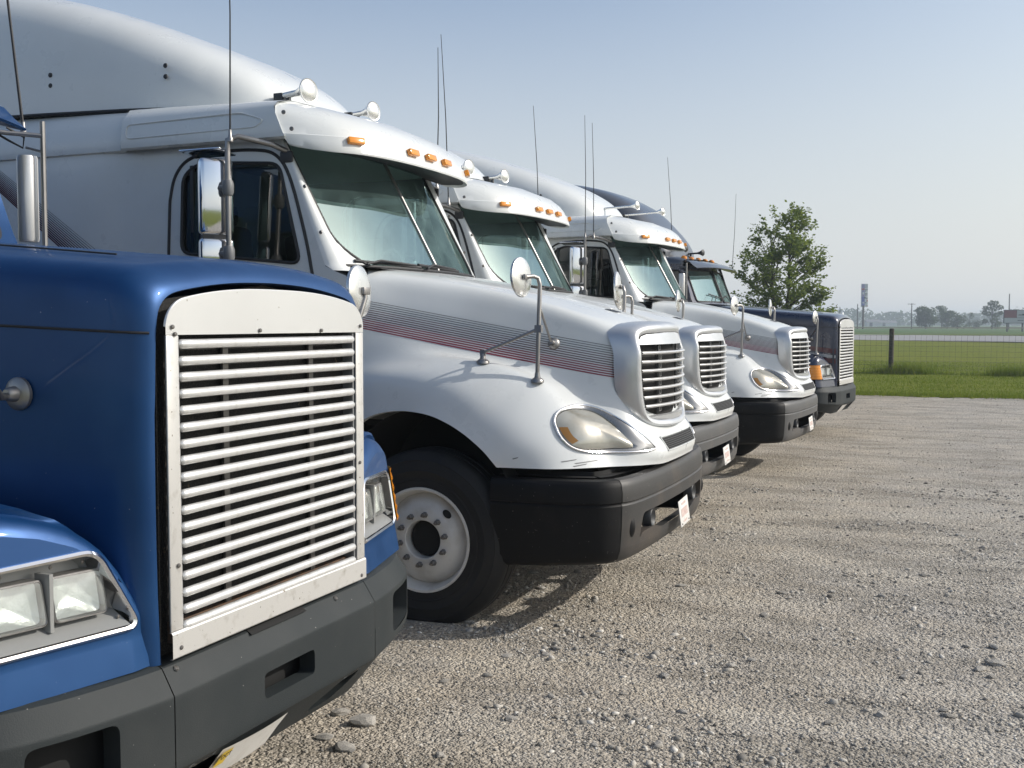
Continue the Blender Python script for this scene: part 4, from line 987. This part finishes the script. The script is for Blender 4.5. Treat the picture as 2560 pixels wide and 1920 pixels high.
    # ---- bumper, three grey pieces
    half = crom([(.03,0),(.03,.2),(.03,.4),(.026,.545),(.006,.70),(-.035,.88),(-.10,1.03),(-.20,1.13),(-.36,1.18),(-.62,1.19)], 10)
    L_ = np.concatenate([[0], np.cumsum(np.linalg.norm(np.diff(half, axis=0), axis=1))])
    def plan(u):
        a = abs(u); e = .004; f = lambda q: Vector((np.interp(q, L_, half[:, 0]), np.interp(q, L_, half[:, 1])))
        p = f(a); d = f(a+e)-f(max(a-e, 0)); n = Vector((d.y, -d.x)).normalized(); s_ = 1 if u >= 0 else -1
        return Vector((p.x, p.y*s_)), Vector((n.x, n.y*s_))
    PZ = [.325, .335, .40, .462, .472, .484, .60, .672, .682, .690, .735, .752, .760, .762]; PO = [-.15, -.115, -.065, -.014, -.002, 0, 0, 0, -.001, -.006, -.034, -.045, -.062, -.12]
    def skin(u, z, d=0):
        p, n = plan(u); o_ = lerp(PZ, PO, z)+d; q = p+n*o_; e = max(0, abs(u)-.55)
        lift = .075*e*lerp([.32, .48, .6], [1.6, .9, .2], z)
        return (q.x, q.y, z+lift)
    zs = [.325, .328, .335, .35, .37, .40, .43, .462, .466, .472, .478, .484]+lin(.50, .66, 12)+[.672, .677, .682, .686, .690, .70, .715, .735, .745, .752, .757, .760, .762]
    tow = roundpoly([(-.140, .622), (.140, .622), (.140, .540), (-.140, .540)], .018, 4)
    skirt = roundpoly([(.19, .365), (.36, .447), (.47, .452), (.43, .40), (.36, .365)], .012, 3)
    skirt2 = [(-y, z) for y, z in skirt]
    cb = MB(); us = lin(-.545, .545, 90); holegrid(cb, skin, us, zs, [tow, skirt, skirt2])
    for hole in (tow, skirt, skirt2):
        a = [Vector(skin(*p)) for p in hole]; c_ = [Vector(skin(p[0], p[1], -.06)) for p in hole]; cb.grid([a+a[:1], c_+c_[:1]])
    cbo = cb.build('bumper_center', bumper, root, smooth=28)
    MB().grid([[skin(u, z, -.09) for z in (.36, .46, .52, .64)] for u in lin(-.5, .5, 11)]).build('bumper_recess', 'dark', cbo)
    MB().lathe([(.016, -.05), (.016, .05)], (-.03, -.10, .565), (0, 0, 1), 12).build('tow_pin', 'rust', cbo)
    for y in (-.5, .33): MB().lathe([(.010, 0), (.008, .004), (.0, .005)], skin(y, .742, .001), (.5, 0, .8), 8).build('bumper_bolt', 'bolt', cbo)
    fog = roundpoly([(.73, .665), (.985, .665), (.985, .505), (.73, .505)], .03, 4)
    for s_ in (-1, 1):
        b = MB(); f2 = lambda u, z, d=0: skin(s_*u, z, d); holegrid(b, f2, lin(.549, L_[-1], 90), zs, [fog])
        a = [Vector(f2(*p)) for p in fog]; c_ = [Vector(f2(p[0], p[1], -.07)) for p in fog]; b.grid([a+a[:1], c_+c_[:1]])
        bc = b.build('bumper_corner', bumper, root, smooth=28)
        MB().grid([[f2(u, z, -.10) for z in (.48, .70)] for u in lin(.66, 1.04, 6)]).build('bumper_recess', 'dark', bc)
    # latch opening in the shelf under the grille
    MB().grid([[(-.03+.03*v, y, .764-.018*v) for v in (0, 1)] for y in (-.16, -.06, .05, .14)]).build('latch_opening', 'dark', root)
    # number plate bent under the bumper
    Pl = [[Vector(skin(u, z, .008)) for z in lin(.336, .452, 8)] for u in lin(-.33, .0, 10)]
    Pl = [[p+Vector((.012*math.sin(3*k/9), 0, 0)) for p in r_] for k, r_ in enumerate(Pl)]
    lp = MB().grid(Pl).build('licence_plate', 'plate', root)
    sk = [[Vector(skin(u, z, .013))+Vector((.004, 0, 0)) for z in lin(.385, .440, 3)] for u in lin(-.325, -.275, 3)]
    if not far:
        st = MB().grid(sk).build('plate_sticker', 'sticker', lp)
        cu = bpy.data.curves.new('sticker_text', 'FONT'); cu.body = 'OCT'; cu.size = .024; cu.align_x = 'CENTER'; cu.extrude = .0003
        to = bpy.data.objects.new('sticker_text', cu); COL.objects.link(to); dg = bpy.context.evaluated_depsgraph_get(); me = bpy.data.meshes.new_from_object(to.evaluated_get(dg)); bpy.data.objects.remove(to)
        tx = put('sticker_text', me, 'ink', lp); p = Vector(skin(-.300, .415, .0185))+Vector((.004, 0, 0)); tx.location = p; tx.rotation_euler = (R(90+28), 0, R(90))
    # ---- hood mirrors
    for s_ in (-1, 1):
        hood_mirror(root, (-.27, s_*.97, 1.83), (-.25, s_*1.0, 1.27), None, (-.42, s_*.645, 1.50), 'mirror_back', .105, (1, .10, .05), arm_only=not far)
        if s_ < 0 and not far:
            MB().lathe([(.046, -.006), (.046, .004), (.040, .010), (.022, .014), (.019, .036), (.014, .042), (0, .043)], (-.42, -.636, 1.505), (0, -1, 0), 24).build('mirror_foot', 'steel', root)
    # ---- cab
    zc = [.9, 1.6, 2.06, 2.62, 2.85]
    def cy(z): return lerp(zc, [1.10, 1.09, 1.06, 1.0, .97], z)
    win = roundpoly([(-3.2, 2.60), (-3.2, 2.06), (-2.36, 1.98), (-2.46, 2.60)], .06)
    for s_ in (-1, 1):
        fn = lambda x, z, d=0: (min(x, lerp([1.9, 2.06, 2.7], [-2.08, -2.22, -2.42], z)) if z > 1.9 else x, s_*(cy(z)-d), z)
        b = MB(); holegrid(b, fn, lin(-3.45, -2.05, 46), lin(.9, 2.72, 50), [win]); cs = b.build('cab_side', paint, root, smooth=60)
        b = MB(); holegrid(b, lambda x, z: fn(x, z, .05), lin(-3.45, -2.15, 30), lin(1.5, 2.7, 30), [win]); b.build('door_trim', 'interior', cs)
        b = MB(); rimtube(b, lambda x, z: fn(x, z, -.003), win, .016); b.build('window_gasket', 'black', cs)
        b = MB(); holegrid(b, lambda x, z: fn(x, z, .012), lin(-3.22, -2.3, 24), lin(1.97, 2.62, 18), [], keep=lambda x, z: inside((x, z), win)); b.build('door_window', 'window', cs)
        MB().grid([[(-8.0, s_*1.12, z) for z in (.9, 3.2)], [(-3.45, s_*1.10, z) for z in (.9, 3.2)]]).build('sleeper_side', paint, root)
    # flat split windshield in rubber
    def ws(y, z, d=0): return (-2.05-.40*(z-2.07)-.14*(abs(y)/.95)**1.6+d, y, z)
    for s_ in (-1, 1):
        pane = roundpoly([(.03, 2.09), (.93, 2.09), (.90, 2.60), (.03, 2.62)], .06)
        b = MB(); holegrid(b, lambda y, z: ws(s_*y, z), lin(0.0, 1.0, 34), lin(2.04, 2.70, 26), [pane]); wf = b.build('windshield_frame', paint, root)
        MB().grid([[ws(s_*y, z, -.006) for z in lin(2.08, 2.63, 8)] for y in lin(.02, .94, 14)]).build('windshield', 'glass', wf, fixn=False)
        b = MB(); rimtube(b, lambda y, z: ws(s_*y, z, .006), pane, .015); b.build('windshield_gasket', 'black', wf)
        MB().tube([ws(s_*.45, 2.08, .05), ws(s_*.25, 2.2, .03)], .006, 6).tube([ws(s_*.05, 2.16, .02), ws(s_*.5, 2.22, .02)], .009, 6).build('wiper', 'black', wf)
        MB().grid([[Vector(ws(s_*1.0, z)) for z in lin(2.04, 2.70, 8)], [(lerp([1.9, 2.06, 2.7], [-2.08, -2.22, -2.42], z), s_*cy(z), z) for z in lin(2.04, 2.70, 8)]]).build('pillar', paint, wf)
    MB().grid([[(-2.1, u, z) for z in (.9, 2.06)] for u in (-1.08, -.75)]).grid([[(-2.1, u, z) for z in (.9, 2.06)] for u in (1.08, .75)]).build('firewall', paint, root)
    MB().grid([[(-2.05-.14*abs(u)**1.6, u*.95, 2.055), (-1.98, u*.8, 2.05)] for u in lin(-1, 1, 9)]).build('cowl', trim, root)
    # roof and drop visor
    rows4 = []
    for x, zt, zb in ((-3.45, 2.86, 2.70), (-3.0, 2.86, 2.70), (-2.6, 2.83, 2.70), (-2.4, 2.79, 2.69)):
        rows4.append([(x, 1.0, zb), (x, .995, zb+.06), (x, .94, zt-.02), (x, .7, zt), (x, 0, zt+.02)])
    b = MB(); b.grid(rows4); b.mirror(); b.build('cab_roof', trim, root, smooth=50)
    rows5 = []
    for u in lin(-1, 1, 31):
        a = abs(u); x = -2.02-.13*a**2.5; y = u*1.06; d = .03*a**3
        rows5.append([(-2.40, u*1.0, 2.78-d), (-2.28, y*.99, 2.765-d), (x-.07, y, 2.705-d), (x, y, 2.655-d), (x-.01, y, 2.645-d), (x-.09, y*.99, 2.665-d), (-2.36, u*.98, 2.70-d)])
    MB().grid(rows5).build('sun_visor', trim, root, smooth=40)
    for y in (-.7, -.35, 0, .35, .7):
        if far: MB().lathe([(.052, 0), (.05, .02), (.036, .045), (.0, .055)], (-2.5, y, 2.80), (.25, 0, 1), 16).build('marker_light', 'amber', root)
    if far:
        horn(root, (-2.55, -.45, 2.98), .3, .06, .14, 'plastic'); horn(root, (-2.5, .25, 2.95), .3, .055, .12, 'plastic')
        rows6 = []
        for x, zt, w in ((-2.75, 2.86, .5), (-2.85, 3.12, .75), (-3.1, 3.42, .9), (-3.5, 3.78, .97), (-4.2, 4.08, 1.0), (-5.2, 4.25, 1.0), (-6.5, 4.28, 1.0)):
            h = zt-2.82; rows6.append([(x, w*math.cos(a)**.45 if k < 12 else 0, 2.82+h*math.sin(a)**.6) for k, a in enumerate(np.linspace(0, math.pi/2, 13))])
        b = MB(); b.grid([list(r_) for r_ in crom(np.array(rows6), 4).tolist()]); b.mirror(); b.build('roof_fairing', trim, root, smooth=60)
        # swoosh of maroon and silver bands along the hood side
        for z0, z1, m in ((1.30, .075, 'stripe_dark'), (1.215, .045, 'stripe_silver'), (1.145, .07, 'stripe_dark')):
            A = []; B_ = []
            for x in lin(-.05, -1.9, 26):
                s = -x/1.9; z = z0+.30*s**1.2; A.append(hx(x, z+z1/2*(1-.4*s), .004)); B_.append(hx(x, z-z1/2*(1-.4*s), .004))
            ribbon(MB(), A, B_).build('swoosh', m, root, fixn=False)
    else:
        MB().grid([[(-3.45, u, z) for z in (2.75, 3.2)] for u in (-1.1, 1.1)]).build('sleeper_front', paint, root)
    MB().grid([[(x, u, 3.2) for x in (-8, -3.45)] for u in (-1.11, 1.11)]).build('sleeper_roof', paint, root)
    MB().grid([[(-8, u, z) for z in (.9, 3.2)] for u in (-1.12, 1.12)]).build('sleeper_back', paint, root)
    MB().box((-2.25, 0, 1.9), (.3, 1.9, .3)).build('dashboard', 'interior', root, bevel=.05)
    MB().grid([[(-3.4, u, z) for z in (1.4, 2.7)] for u in (-1.0, 1.0)]).build('sleeper_curtain', 'curtain', root)
    for y in (-.5, .5): MB().box((-2.9, y, 1.75), (.5, .48, .16)).box((-3.1, y, 2.08), (.14, .46, .62)).build('seat', 'seat', root, bevel=.05)
    b = MB(); b.tube([(-2.50+.06*math.sin(a), .48+.22*math.cos(a), 2.07+.19*math.sin(a)) for a in np.linspace(0, 6.283, 25)], .014, 6, cap=False).tube([(-2.5, .27, 2.07), (-2.5, .69, 2.07)], .012, 6).build('steering_wheel', 'plastic', root)
    MB().box((-3.9, 0, .8), (7.6, .8, .35)).box((-1.0, 0, .5), (.12, 1.9, .12)).build('chassis', 'dark', root)
    MB().box((-1.0, 0, 1.25), (1.5, .9, .8)).build('engine', 'dark', root)
    # ---- door mirrors on tubular arms
    for s_ in ((-1,) if far else (-1, 1)):
        y = s_*1.235; b = MB()
        b.tube([(-2.46, s_*1.0, 2.64), (-2.36, s_*1.15, 2.635), (-2.25, y+s_*.02, 2.63)], .012, 8).tube([(-2.25, y+s_*.02, 2.70), (-2.25, y+s_*.02, 2.0)], .013, 8).tube([(-2.25, y+s_*.02, 2.03), (-2.3, s_*1.06, 2.0)], .012, 8)
        b.tube([(-2.34, y-s_*.0, 2.575), (-2.25, y+s_*.02, 2.55)], .007, 6)
        sm = b.build('side_mirror', 'steel', root)
        MB().lathe([(0, -.215), (.045, -.213), (.05, -.20), (.05, .20), (.045, .213), (0, .215)], (-2.335, y, 2.32), (0, 0, 1), 20).build('mirror_head', 'satin', sm)
        if s_ > 0:
            MB().tube([(-2.42, s_*1.08, 2.65), (-2.37, y-.08, 2.60), (-2.34, y-.02, 2.57), (-2.32, y-.03, 2.62), (-2.36, y-.1, 2.66)], .006, 6).build('antenna_cable', 'black', sm)
    return root

B1 = square_truck('blue', 'blue', 'bumper_grey'); B1.location = (-1.985, 2.87, gz(0, 2.9))
tag(B1, 'blue square-nosed semi truck in the left foreground with bright slatted grille', 'truck', 'semi trucks parked in a row')
antenna(B1, (-2.345, 1.225, 2.66), (-2.52, 1.16, 4.4), .006)
B4 = square_truck('navy', 'navy_grey', 'bumper_grey', True); B4.location = (-1.66, 18.0, gz(0, 18)+.04); B4.rotation_euler = (0, 0, R(-6.5))
tag(B4, 'dark navy square-nosed semi truck at the far end of the row', 'truck', 'semi trucks parked in a row')
antenna(B4, (-2.3, 1.25, 2.66), (-2.25, 1.28, 4.05))
# ------------------------------------------------------------------ the fence
M['post_wood'] = mat('weathered_wood', (.085, .07, .055), .9, var=(12, (.05, .042, .035), .4, .6), bmp=(30, .5))
M['wire'] = mat('fence_wire', (.16, .16, .15), .6, .5)
def fence():
    root = empty('wire_fence', (-2.16, FENCE_Y, gz(0, FENCE_Y)))
    tag(root, 'woven wire fence with dark wooden posts crossing the grass behind the lot', 'fence')
    for k in range(-3, 6):
        lean = rnd.uniform(-.015, .02); h = 1.58 if k == 0 else rnd.uniform(1.5, 1.65)
        MB().tube([(k*5.2, 0, -.3), (k*5.2+lean*.5, 0, .6), (k*5.2+lean, 0, h-.02), (k*5.2+lean, 0, h)], [.088, .083, .078, .06], 12).build('post', 'post_wood', root, smooth=40)
    for z in (.08, .2, .33, .48, .64, .81, .99, 1.18, 1.36):
        MB().tube([(x, -.09, z+.012*math.sin(x*2.1+z*9)) for x in lin(-15.6, 26, 60)], .0035, 4, cap=False).build('wire', 'wire', root)
    b = MB()
    for k in range(230): x = -15.6+k*.18; b.tube([(x, -.09, .08), (x+rnd.uniform(-.01, .01), -.09, 1.36)], .003, 3, cap=False)
    o = b.build('wire_stays', 'wire', root); o['kind'] = 'stuff'
fence()

# ------------------------------------------------------------------ trees
def leafmat(name, a, b_, c, tr):
    m, nt, b, o = nodes(name); g = nt.nodes.new('ShaderNodeNewGeometry')
    nt.links.new(ramp(nt, g.outputs['Random Per Island'], [(0, a), (.55, b_), (1, c)]), b.inputs['Base Color'])
    b.inputs['Roughness'].default_value = .7; b.inputs['Specular IOR Level'].default_value = .25
    t = nt.nodes.new('ShaderNodeBsdfTranslucent'); t.inputs[0].default_value = (*tr, 1)
    mx = nt.nodes.new('ShaderNodeMixShader'); mx.inputs[0].default_value = .35
    nt.links.new(b.outputs[0], mx.inputs[1]); nt.links.new(t.outputs[0], mx.inputs[2]); nt.links.new(mx.outputs[0], o.inputs[0]); return m
M['leaf'] = leafmat('maple_leaf', (.05, .09, .02), (.095, .145, .033), (.16, .205, .05), (.27, .34, .06))
M['leaf_far'] = leafmat('far_leaf', (.022, .045, .015), (.04, .07, .022), (.065, .10, .03), (.07, .11, .02))
M['bark'] = mat('bark', (.05, .042, .035), .95, bmp=(20, .6))
def leafmesh(name, pts, size, rg, flat=.5):
    n = len(pts); P = np.array(pts); a = rg.uniform(0, 6.28, n); u = np.stack([np.cos(a), np.sin(a), rg.normal(0, flat, n)], 1); u /= np.linalg.norm(u, axis=1, keepdims=True)
    w = rg.normal(0, 1, (n, 3)); w -= u*(w*u).sum(1, keepdims=True); w /= np.linalg.norm(w, axis=1, keepdims=True)
    s = size*rg.uniform(.6, 1.3, (n, 1)); nrm = np.cross(u, w)
    V = np.stack([P-u*s, P+w*s*.62+nrm*s*.12, P+u*s, P-w*s*.62+nrm*s*.12], 1).reshape(-1, 3)
    me = bpy.data.meshes.new(name); me.from_pydata(V.tolist(), [], [(4*i, 4*i+1, 4*i+2, 4*i+3) for i in range(n)]); me.update(); return me
def maple(loc, label):
    rg = np.random.default_rng(11); r2 = random.Random(9); root = empty('maple_tree', loc)
    tag(root, label, 'tree'); b = MB(); L = []
    trunk = [Vector(p) for p in ((0, 0, -.2), (.03, 0, 1.2), (.0, .03, 2.4), (.12, 0, 3.6), (.10, .02, 4.8), (.22, 0, 6.5))]
    stem2 = [Vector(p) for p in ((-.10, .05, -.2), (-.22, .08, 1.3), (-.45, .1, 2.6), (-.60, .05, 3.9), (-.62, 0, 5.2))]
    b.tube(trunk, [.11, .095, .08, .06, .035, .012], 8); b.tube(stem2, [.07, .06, .05, .035, .012], 7)
    def on(path, t):
        f = t*(len(path)-1); j = min(int(f), len(path)-2); return path[j].lerp(path[j+1], f-j)
    k = 0
    while k < 98:
        v = Vector((r2.gauss(0, 1), r2.gauss(0, 1), r2.gauss(0, 1))).normalized(); f = r2.uniform(.45, 1.0)
        c = Vector((v.x*2.1*f, v.y*2.0*f, 3.95+v.z*3.0*f))
        wz = lerp([.9, 2.0, 3.6, 5.2, 6.6], [1.05, 1.0, 1.0, .78, .45], c.z); c.x *= wz; c.y *= wz
        if c.z > 6.95 or c.z < .95: continue
        if 1.9 < c.z < 3.1 and .3 < c.x < 1.0 and r2.random() < .6: continue
        k += 1
        path = trunk if c.x > -.25 else stem2; rad = math.hypot(c.x, c.y)
        p0 = on(path, max(.15, min(.97, (c.z-.35*rad-.4+.2)/6.2))); m_ = p0.lerp(c, .5)+Vector((0, 0, -.10*rad*.5+.08))
        b.tube([p0, m_, c], [.03, .018, .007], 5, cap=False)
        for _ in range(r2.randint(3, 6)):
            d = Vector((c.x*.35+r2.gauss(0, .5), c.y*.35+r2.gauss(0, .5), r2.uniform(-.1, .75))).normalized(); ln = r2.uniform(.35, .80)
            q0 = m_.lerp(c, r2.uniform(.3, 1)); q1 = q0+d*ln*.5; q2 = q0+d*ln+Vector((0, 0, .08))
            b.tube([q0, q1, q2], [.008, .006, .003], 3, cap=False)
            for i in range(r2.randint(22, 33)):
                t = r2.uniform(.1, 1.08); p = q0.lerp(q2, t); L.append(p+Vector((r2.gauss(0, .085), r2.gauss(0, .085), r2.gauss(0, .075))))
    b.build('trunk', 'bark', root, smooth=60)
    put('crown', leafmesh('crown', L, .072, rg), 'leaf', root); return root
mx_, my_ = at(45, .253)
maple((mx_, my_, gz(mx_, my_)-.35), 'young leafy maple tree standing behind the dark navy truck')

def far_tree(d, a, h, w, label, name='broadleaf_tree', trunk=.25, n=900, seed=1, lean=0, group='trees beyond the road', size=None, shape=None):
    rg = np.random.default_rng(seed); x, y = at(d, a); root = empty(name, (x, y, gz(x, y)-.1)); tag(root, label, 'tree', group)
    k = 14 if shape is None else len(shape); C = []
    for i in range(k):
        if shape is None:
            az = rg.uniform(0, 6.28); rr = rg.uniform(.15, .62)*w/2; zz = h*(trunk+(.92-trunk)*rg.uniform(0, 1)); f = 1-.55*abs(zz/h-.55)
            C.append((rr*math.cos(az)*f*1.2, rr*math.sin(az)*f*1.2, zz, w*.26*rg.uniform(.7, 1.1)))
        else: C.append(shape[i])
    P = []
    for _ in range(n):
        c = C[rg.integers(0, k)]; v = rg.normal(0, 1, 3); v /= np.linalg.norm(v); r_ = c[3]*rg.uniform(.55, 1.05)
        P.append((c[0]+v[0]*r_, c[1]+v[1]*r_, max(.15, c[2]+v[2]*r_*.8)))
    b = MB(); b.tube([(0, 0, -.3), (.05, 0, h*.3), (lean, 0, h*.75)], [w*.035, w*.028, w*.008], 7)
    for c in C[:6]: b.tube([(0, 0, h*.25), (c[0]*.5, c[1]*.5, (h*.25+c[2])/2), (c[0], c[1], c[2])], [w*.016, w*.011, w*.005], 5, cap=False)
    b.build('trunk', 'bark', root); put('crown', leafmesh('crown', P, size or w*.045, rg, .8), 'leaf_far', root); return root
PX = lambda px: (px-1280)/2700
far_tree(300, PX(2313), 6.3, 6.4, 'big rounded tree at the left end of the far clump', trunk=.1, n=2600, seed=2)
far_tree(318, PX(2352), 7.4, 4.2, 'tallest tree of the far clump, rising behind the rounded one', trunk=.35, n=1100, seed=3)
far_tree(312, PX(2366), 5.2, 5.0, 'dark low tree in the middle of the far clump', trunk=.1, n=1700, seed=4)
far_tree(305, PX(2392), 4.8, 5.0, 'loose broad tree at the right end of the far clump', trunk=.15, n=1000, seed=5)
far_tree(330, PX(2421), 5.4, 3.0, 'small slender tree standing apart between clump and big pine', trunk=.2, n=800, seed=6)
far_tree(320, PX(2440), 2.9, 3.4, 'low round bush between the slender tree and the big pine', 'bush', trunk=.05, n=800, seed=7)
far_tree(290, PX(2478), 7.9, 5.6, 'tall open-crowned tree just left of the billboard', trunk=.35, n=1300, seed=8,
         shape=[(-.4, 0, 7.0, .9), (.6, .2, 7.0, 1.0), (-1.6, 0, 5.7, .9), (1.9, 0, 5.9, .9), (.2, -.4, 5.6, 1.0), (-1.9, .2, 4.6, .8), (2.0, .3, 4.4, .7), (-.9, .5, 4.2, .8), (1.0, -.6, 3.9, .8), (-1.7, 0, 2.2, .9), (.4, 0, 2.4, 1.2), (1.6, .3, 1.6, .9)])
far_tree(285, PX(2486), 3.4, 2.8, 'dense green bush at the foot of the tall open tree', 'bush', trunk=.05, n=700, seed=9)

def far_wood():
    rg = np.random.default_rng(21); P = []
    for i in range(800):
        a = rg.uniform(-.55, .62); d = rg.uniform(650, 800); x, y = at(d, a)
        h = 8.0+3.6*mn.noise(Vector((a*14, 0, 0)))+rg.normal(0, .8)+(1.8 if .30 < a < .335 else 0); h *= lerp([.30, .42, .5], [1.15, .9, 1.5], a)
        for _ in range(26):
            v = rg.normal(0, 1, 3); v /= np.linalg.norm(v); P.append((x+v[0]*4.2, y+v[1]*4.2, max(0, h*.55+v[2]*h*.5)))
    return tag(put('far_wood', leafmesh('far_wood', P, 1.3, rg, .8), 'leaf_far'), 'hazy line of distant woods along the horizon', 'woods', kind='stuff')
far_wood()

# ------------------------------------------------------------------ signs and poles across the road
M['sign_white'] = mat('sign_white', (.66, .66, .66), .5); M['sign_grey'] = mat('sign_grey', (.42, .43, .45), .5); M['sign_red'] = mat('sign_red', (.42, .05, .05), .5)
M['sign_blue'] = mat('sign_blue', (.10, .11, .42), .5); M['sign_purple'] = mat('sign_purple', (.26, .22, .42), .5); M['sign_maroon'] = mat('sign_maroon', (.16, .015, .025), .5)
M['sign_dark'] = mat('sign_dark', (.04, .04, .045), .6)
def pole_sign():
    x, y = at(300, PX(2157)); root = empty('pole_sign', (x, y, gz(x, y)-.2), R(22.5)); tag(root, 'tall narrow coloured pylon sign on a brown pole across the road', 'sign')
    MB().tube([(-.1, 0, -.3), (-.1, 0, 6.7)], .27, 10).build('pole', 'post_wood', root)
    MB().box((.28, .35, 9.5), (1.8, .5, 6.4)).build('cabinet', 'sign_white', root, bevel=.05)
    def pan(x0, x1, z0, z1, m): MB().box(((x0+x1)/2, .085, (z0+z1)/2), (x1-x0, .03, z1-z0)).build('sign_panel', m, root)
    pan(-.58, .26, 11.45, 12.55, 'sign_purple'); pan(-.58, .26, 10.95, 11.4, 'sign_red'); pan(-.58, .26, 9.25, 10.9, 'sign_purple'); pan(-.58, .26, 6.4, 9.2, 'sign_blue')
    pan(.32, 1.1, 11.45, 12.55, 'sign_grey')
    for x0, x1, z0, z1 in ((.34, 1.1, 11.1, 11.25), (.36, .5, 10.5, 11.1), (.8, .92, 10.6, 11.1), (.4, .95, 10.0, 10.12), (.4, .52, 9.3, 10.0), (.8, .95, 9.4, 10.0), (.1, 1.1, 8.6, 8.8), (.2, .5, 8.8, 9.1), (.45, .65, 7.3, 7.6)):
        MB().box(((x0+x1)/2, .064, (z0+z1)/2), (x1-x0, .03, z1-z0)).build('sign_mark', 'sign_dark', root)
    for x0, x1, z0, z1, m in ((.85, 1.1, 7.7, 8.3, 'sign_red'), (-.35, .05, 9.7, 10.4, 'sign_white'), (-.3, .0, 7.2, 7.7, 'sign_white'), (.9, 1.1, 6.4, 6.7, 'sign_red')):
        MB().box(((x0+x1)/2, .06, (z0+z1)/2), (x1-x0, .03, z1-z0)).build('sign_mark', m, root)
pole_sign()
def billboard():
    x, y = at(200, PX(2507)); root = empty('billboard', (x, y, gz(x, y)), R(22.5)); tag(root, 'billboard with a maroon panel at the right edge beyond the road', 'billboard')
    z0, z1 = 1.55, 4.05
    MB().box((3.6, .1, (z0+z1)/2), (7.2, .18, z1-z0)).build('board', 'sign_dark', root, bevel=.02)
    for px_ in (.75, 3.6, 6.4): MB().box((px_, .25, .9), (.22, .22, 2.6)).build('post', 'post_wood', root)
    MB().box((1.25, 0, 3.27), (2.3, .03, 1.35)).build('panel', 'sign_maroon', root); MB().box((4.75, 0, 3.27), (4.6, .03, 1.35)).build('panel', 'sign_grey', root); MB().box((3.6, 0, 2.09), (6.95, .03, .9)).build('panel', 'sign_grey', root)
    for cx_, cz, w, h in ((3.4, 3.1, 1.4, .16), (3.8, 3.25, .8, .14), (3.1, 2.1, 1.1, .12), (4.6, 2.1, 1.3, .12)): MB().box((cx_, -.02, cz), (w, .02, h)).build('panel_mark', 'sign_dark', root)
billboard()
def pole(d, a, h, label, arm=True):
    x, y = at(d, a); root = empty('utility_pole', (x, y, gz(x, y)-.2), R(22.5+rnd.uniform(-20, 20))); tag(root, label, 'pole', 'poles along the road')
    MB().tube([(0, 0, -.3), (0, 0, h*.5), (0, 0, h)], [.17, .145, .12], 8).build('pole', 'post_wood', root)
    if arm:
        ar = MB().box((0, .1, h-.25), (2.3, .1, .12)).build('crossarm', 'post_wood', root)
        for q in (-1.05, -.5, .5, 1.05): MB().lathe([(.05, 0), (.06, .08), (.03, .16), (0, .17)], (q, .1, h-.19), (0, 0, 1), 8).build('insulator', 'sign_grey', ar)
pole(300, PX(2277), 7.3, 'thin utility pole with crossarm left of the rounded far tree')
pole(310, PX(2142), 7.3, 'thin utility pole just left of the pylon sign', False)
pole(270, PX(2520), 9.1, 'utility pole rising behind the billboard', False)
pole(320, PX(2046), 6.9, 'pole tip showing above the navy hood, left one', False)
pole(320, PX(2098), 6.6, 'pole tip showing above the navy hood, right one', False)
M['shed'] = mat('pale_siding', (.55, .55, .53), .7); M['shed_roof'] = mat('grey_roof', (.16, .16, .17), .7)
def shed(d, a, w, h, label):
    x, y = at(d, a); root = empty('farm_shed', (x, y, gz(x, y)-.1), R(15)); tag(root, label, 'shed')
    MB().box((0, 0, h/2), (w, 5, h)).build('wall', 'shed', root)
    MB().prism([(-w/2-.3, -2.8, h+.003), (-w/2-.3, 2.8, h+.003), (-w/2-.3, 0, h+1.3)], [(w/2+.3, -2.8, h+.003), (w/2+.3, 2.8, h+.003), (w/2+.3, 0, h+1.3)]).build('roof', 'shed_roof', root)
    MB().box((-w*.2, -2.52, 1.0), (1.4, .04, 2.0)).build('door', 'sign_dark', root)
shed(520, PX(2180), 6, 2.2, 'tiny pale shed in the hazy fields near the pylon sign'); shed(560, PX(2215), 9, 1.8, 'long low pale shed in the hazy fields')

# ------------------------------------------------------------------ the hazy air
def haze():
    b = MB().box((0, 300, 5.5), (2400, 1500, 15))
    m = bpy.data.materials.new('haze_air'); m.use_nodes = True; nt = m.node_tree; nt.nodes.remove(nt.nodes['Principled BSDF'])
    v = nt.nodes.new('ShaderNodeVolumePrincipled'); v.inputs['Color'].default_value = (.78, .89, 1, 1); v.inputs['Density'].default_value = .00095; v.inputs['Anisotropy'].default_value = .2
    nt.links.new(v.outputs[0], nt.nodes['Material Output'].inputs['Volume'])
    o = b.build('haze', m); tag(o, 'pale summer haze over the fields', 'haze', kind='stuff'); o.visible_shadow = True
haze()
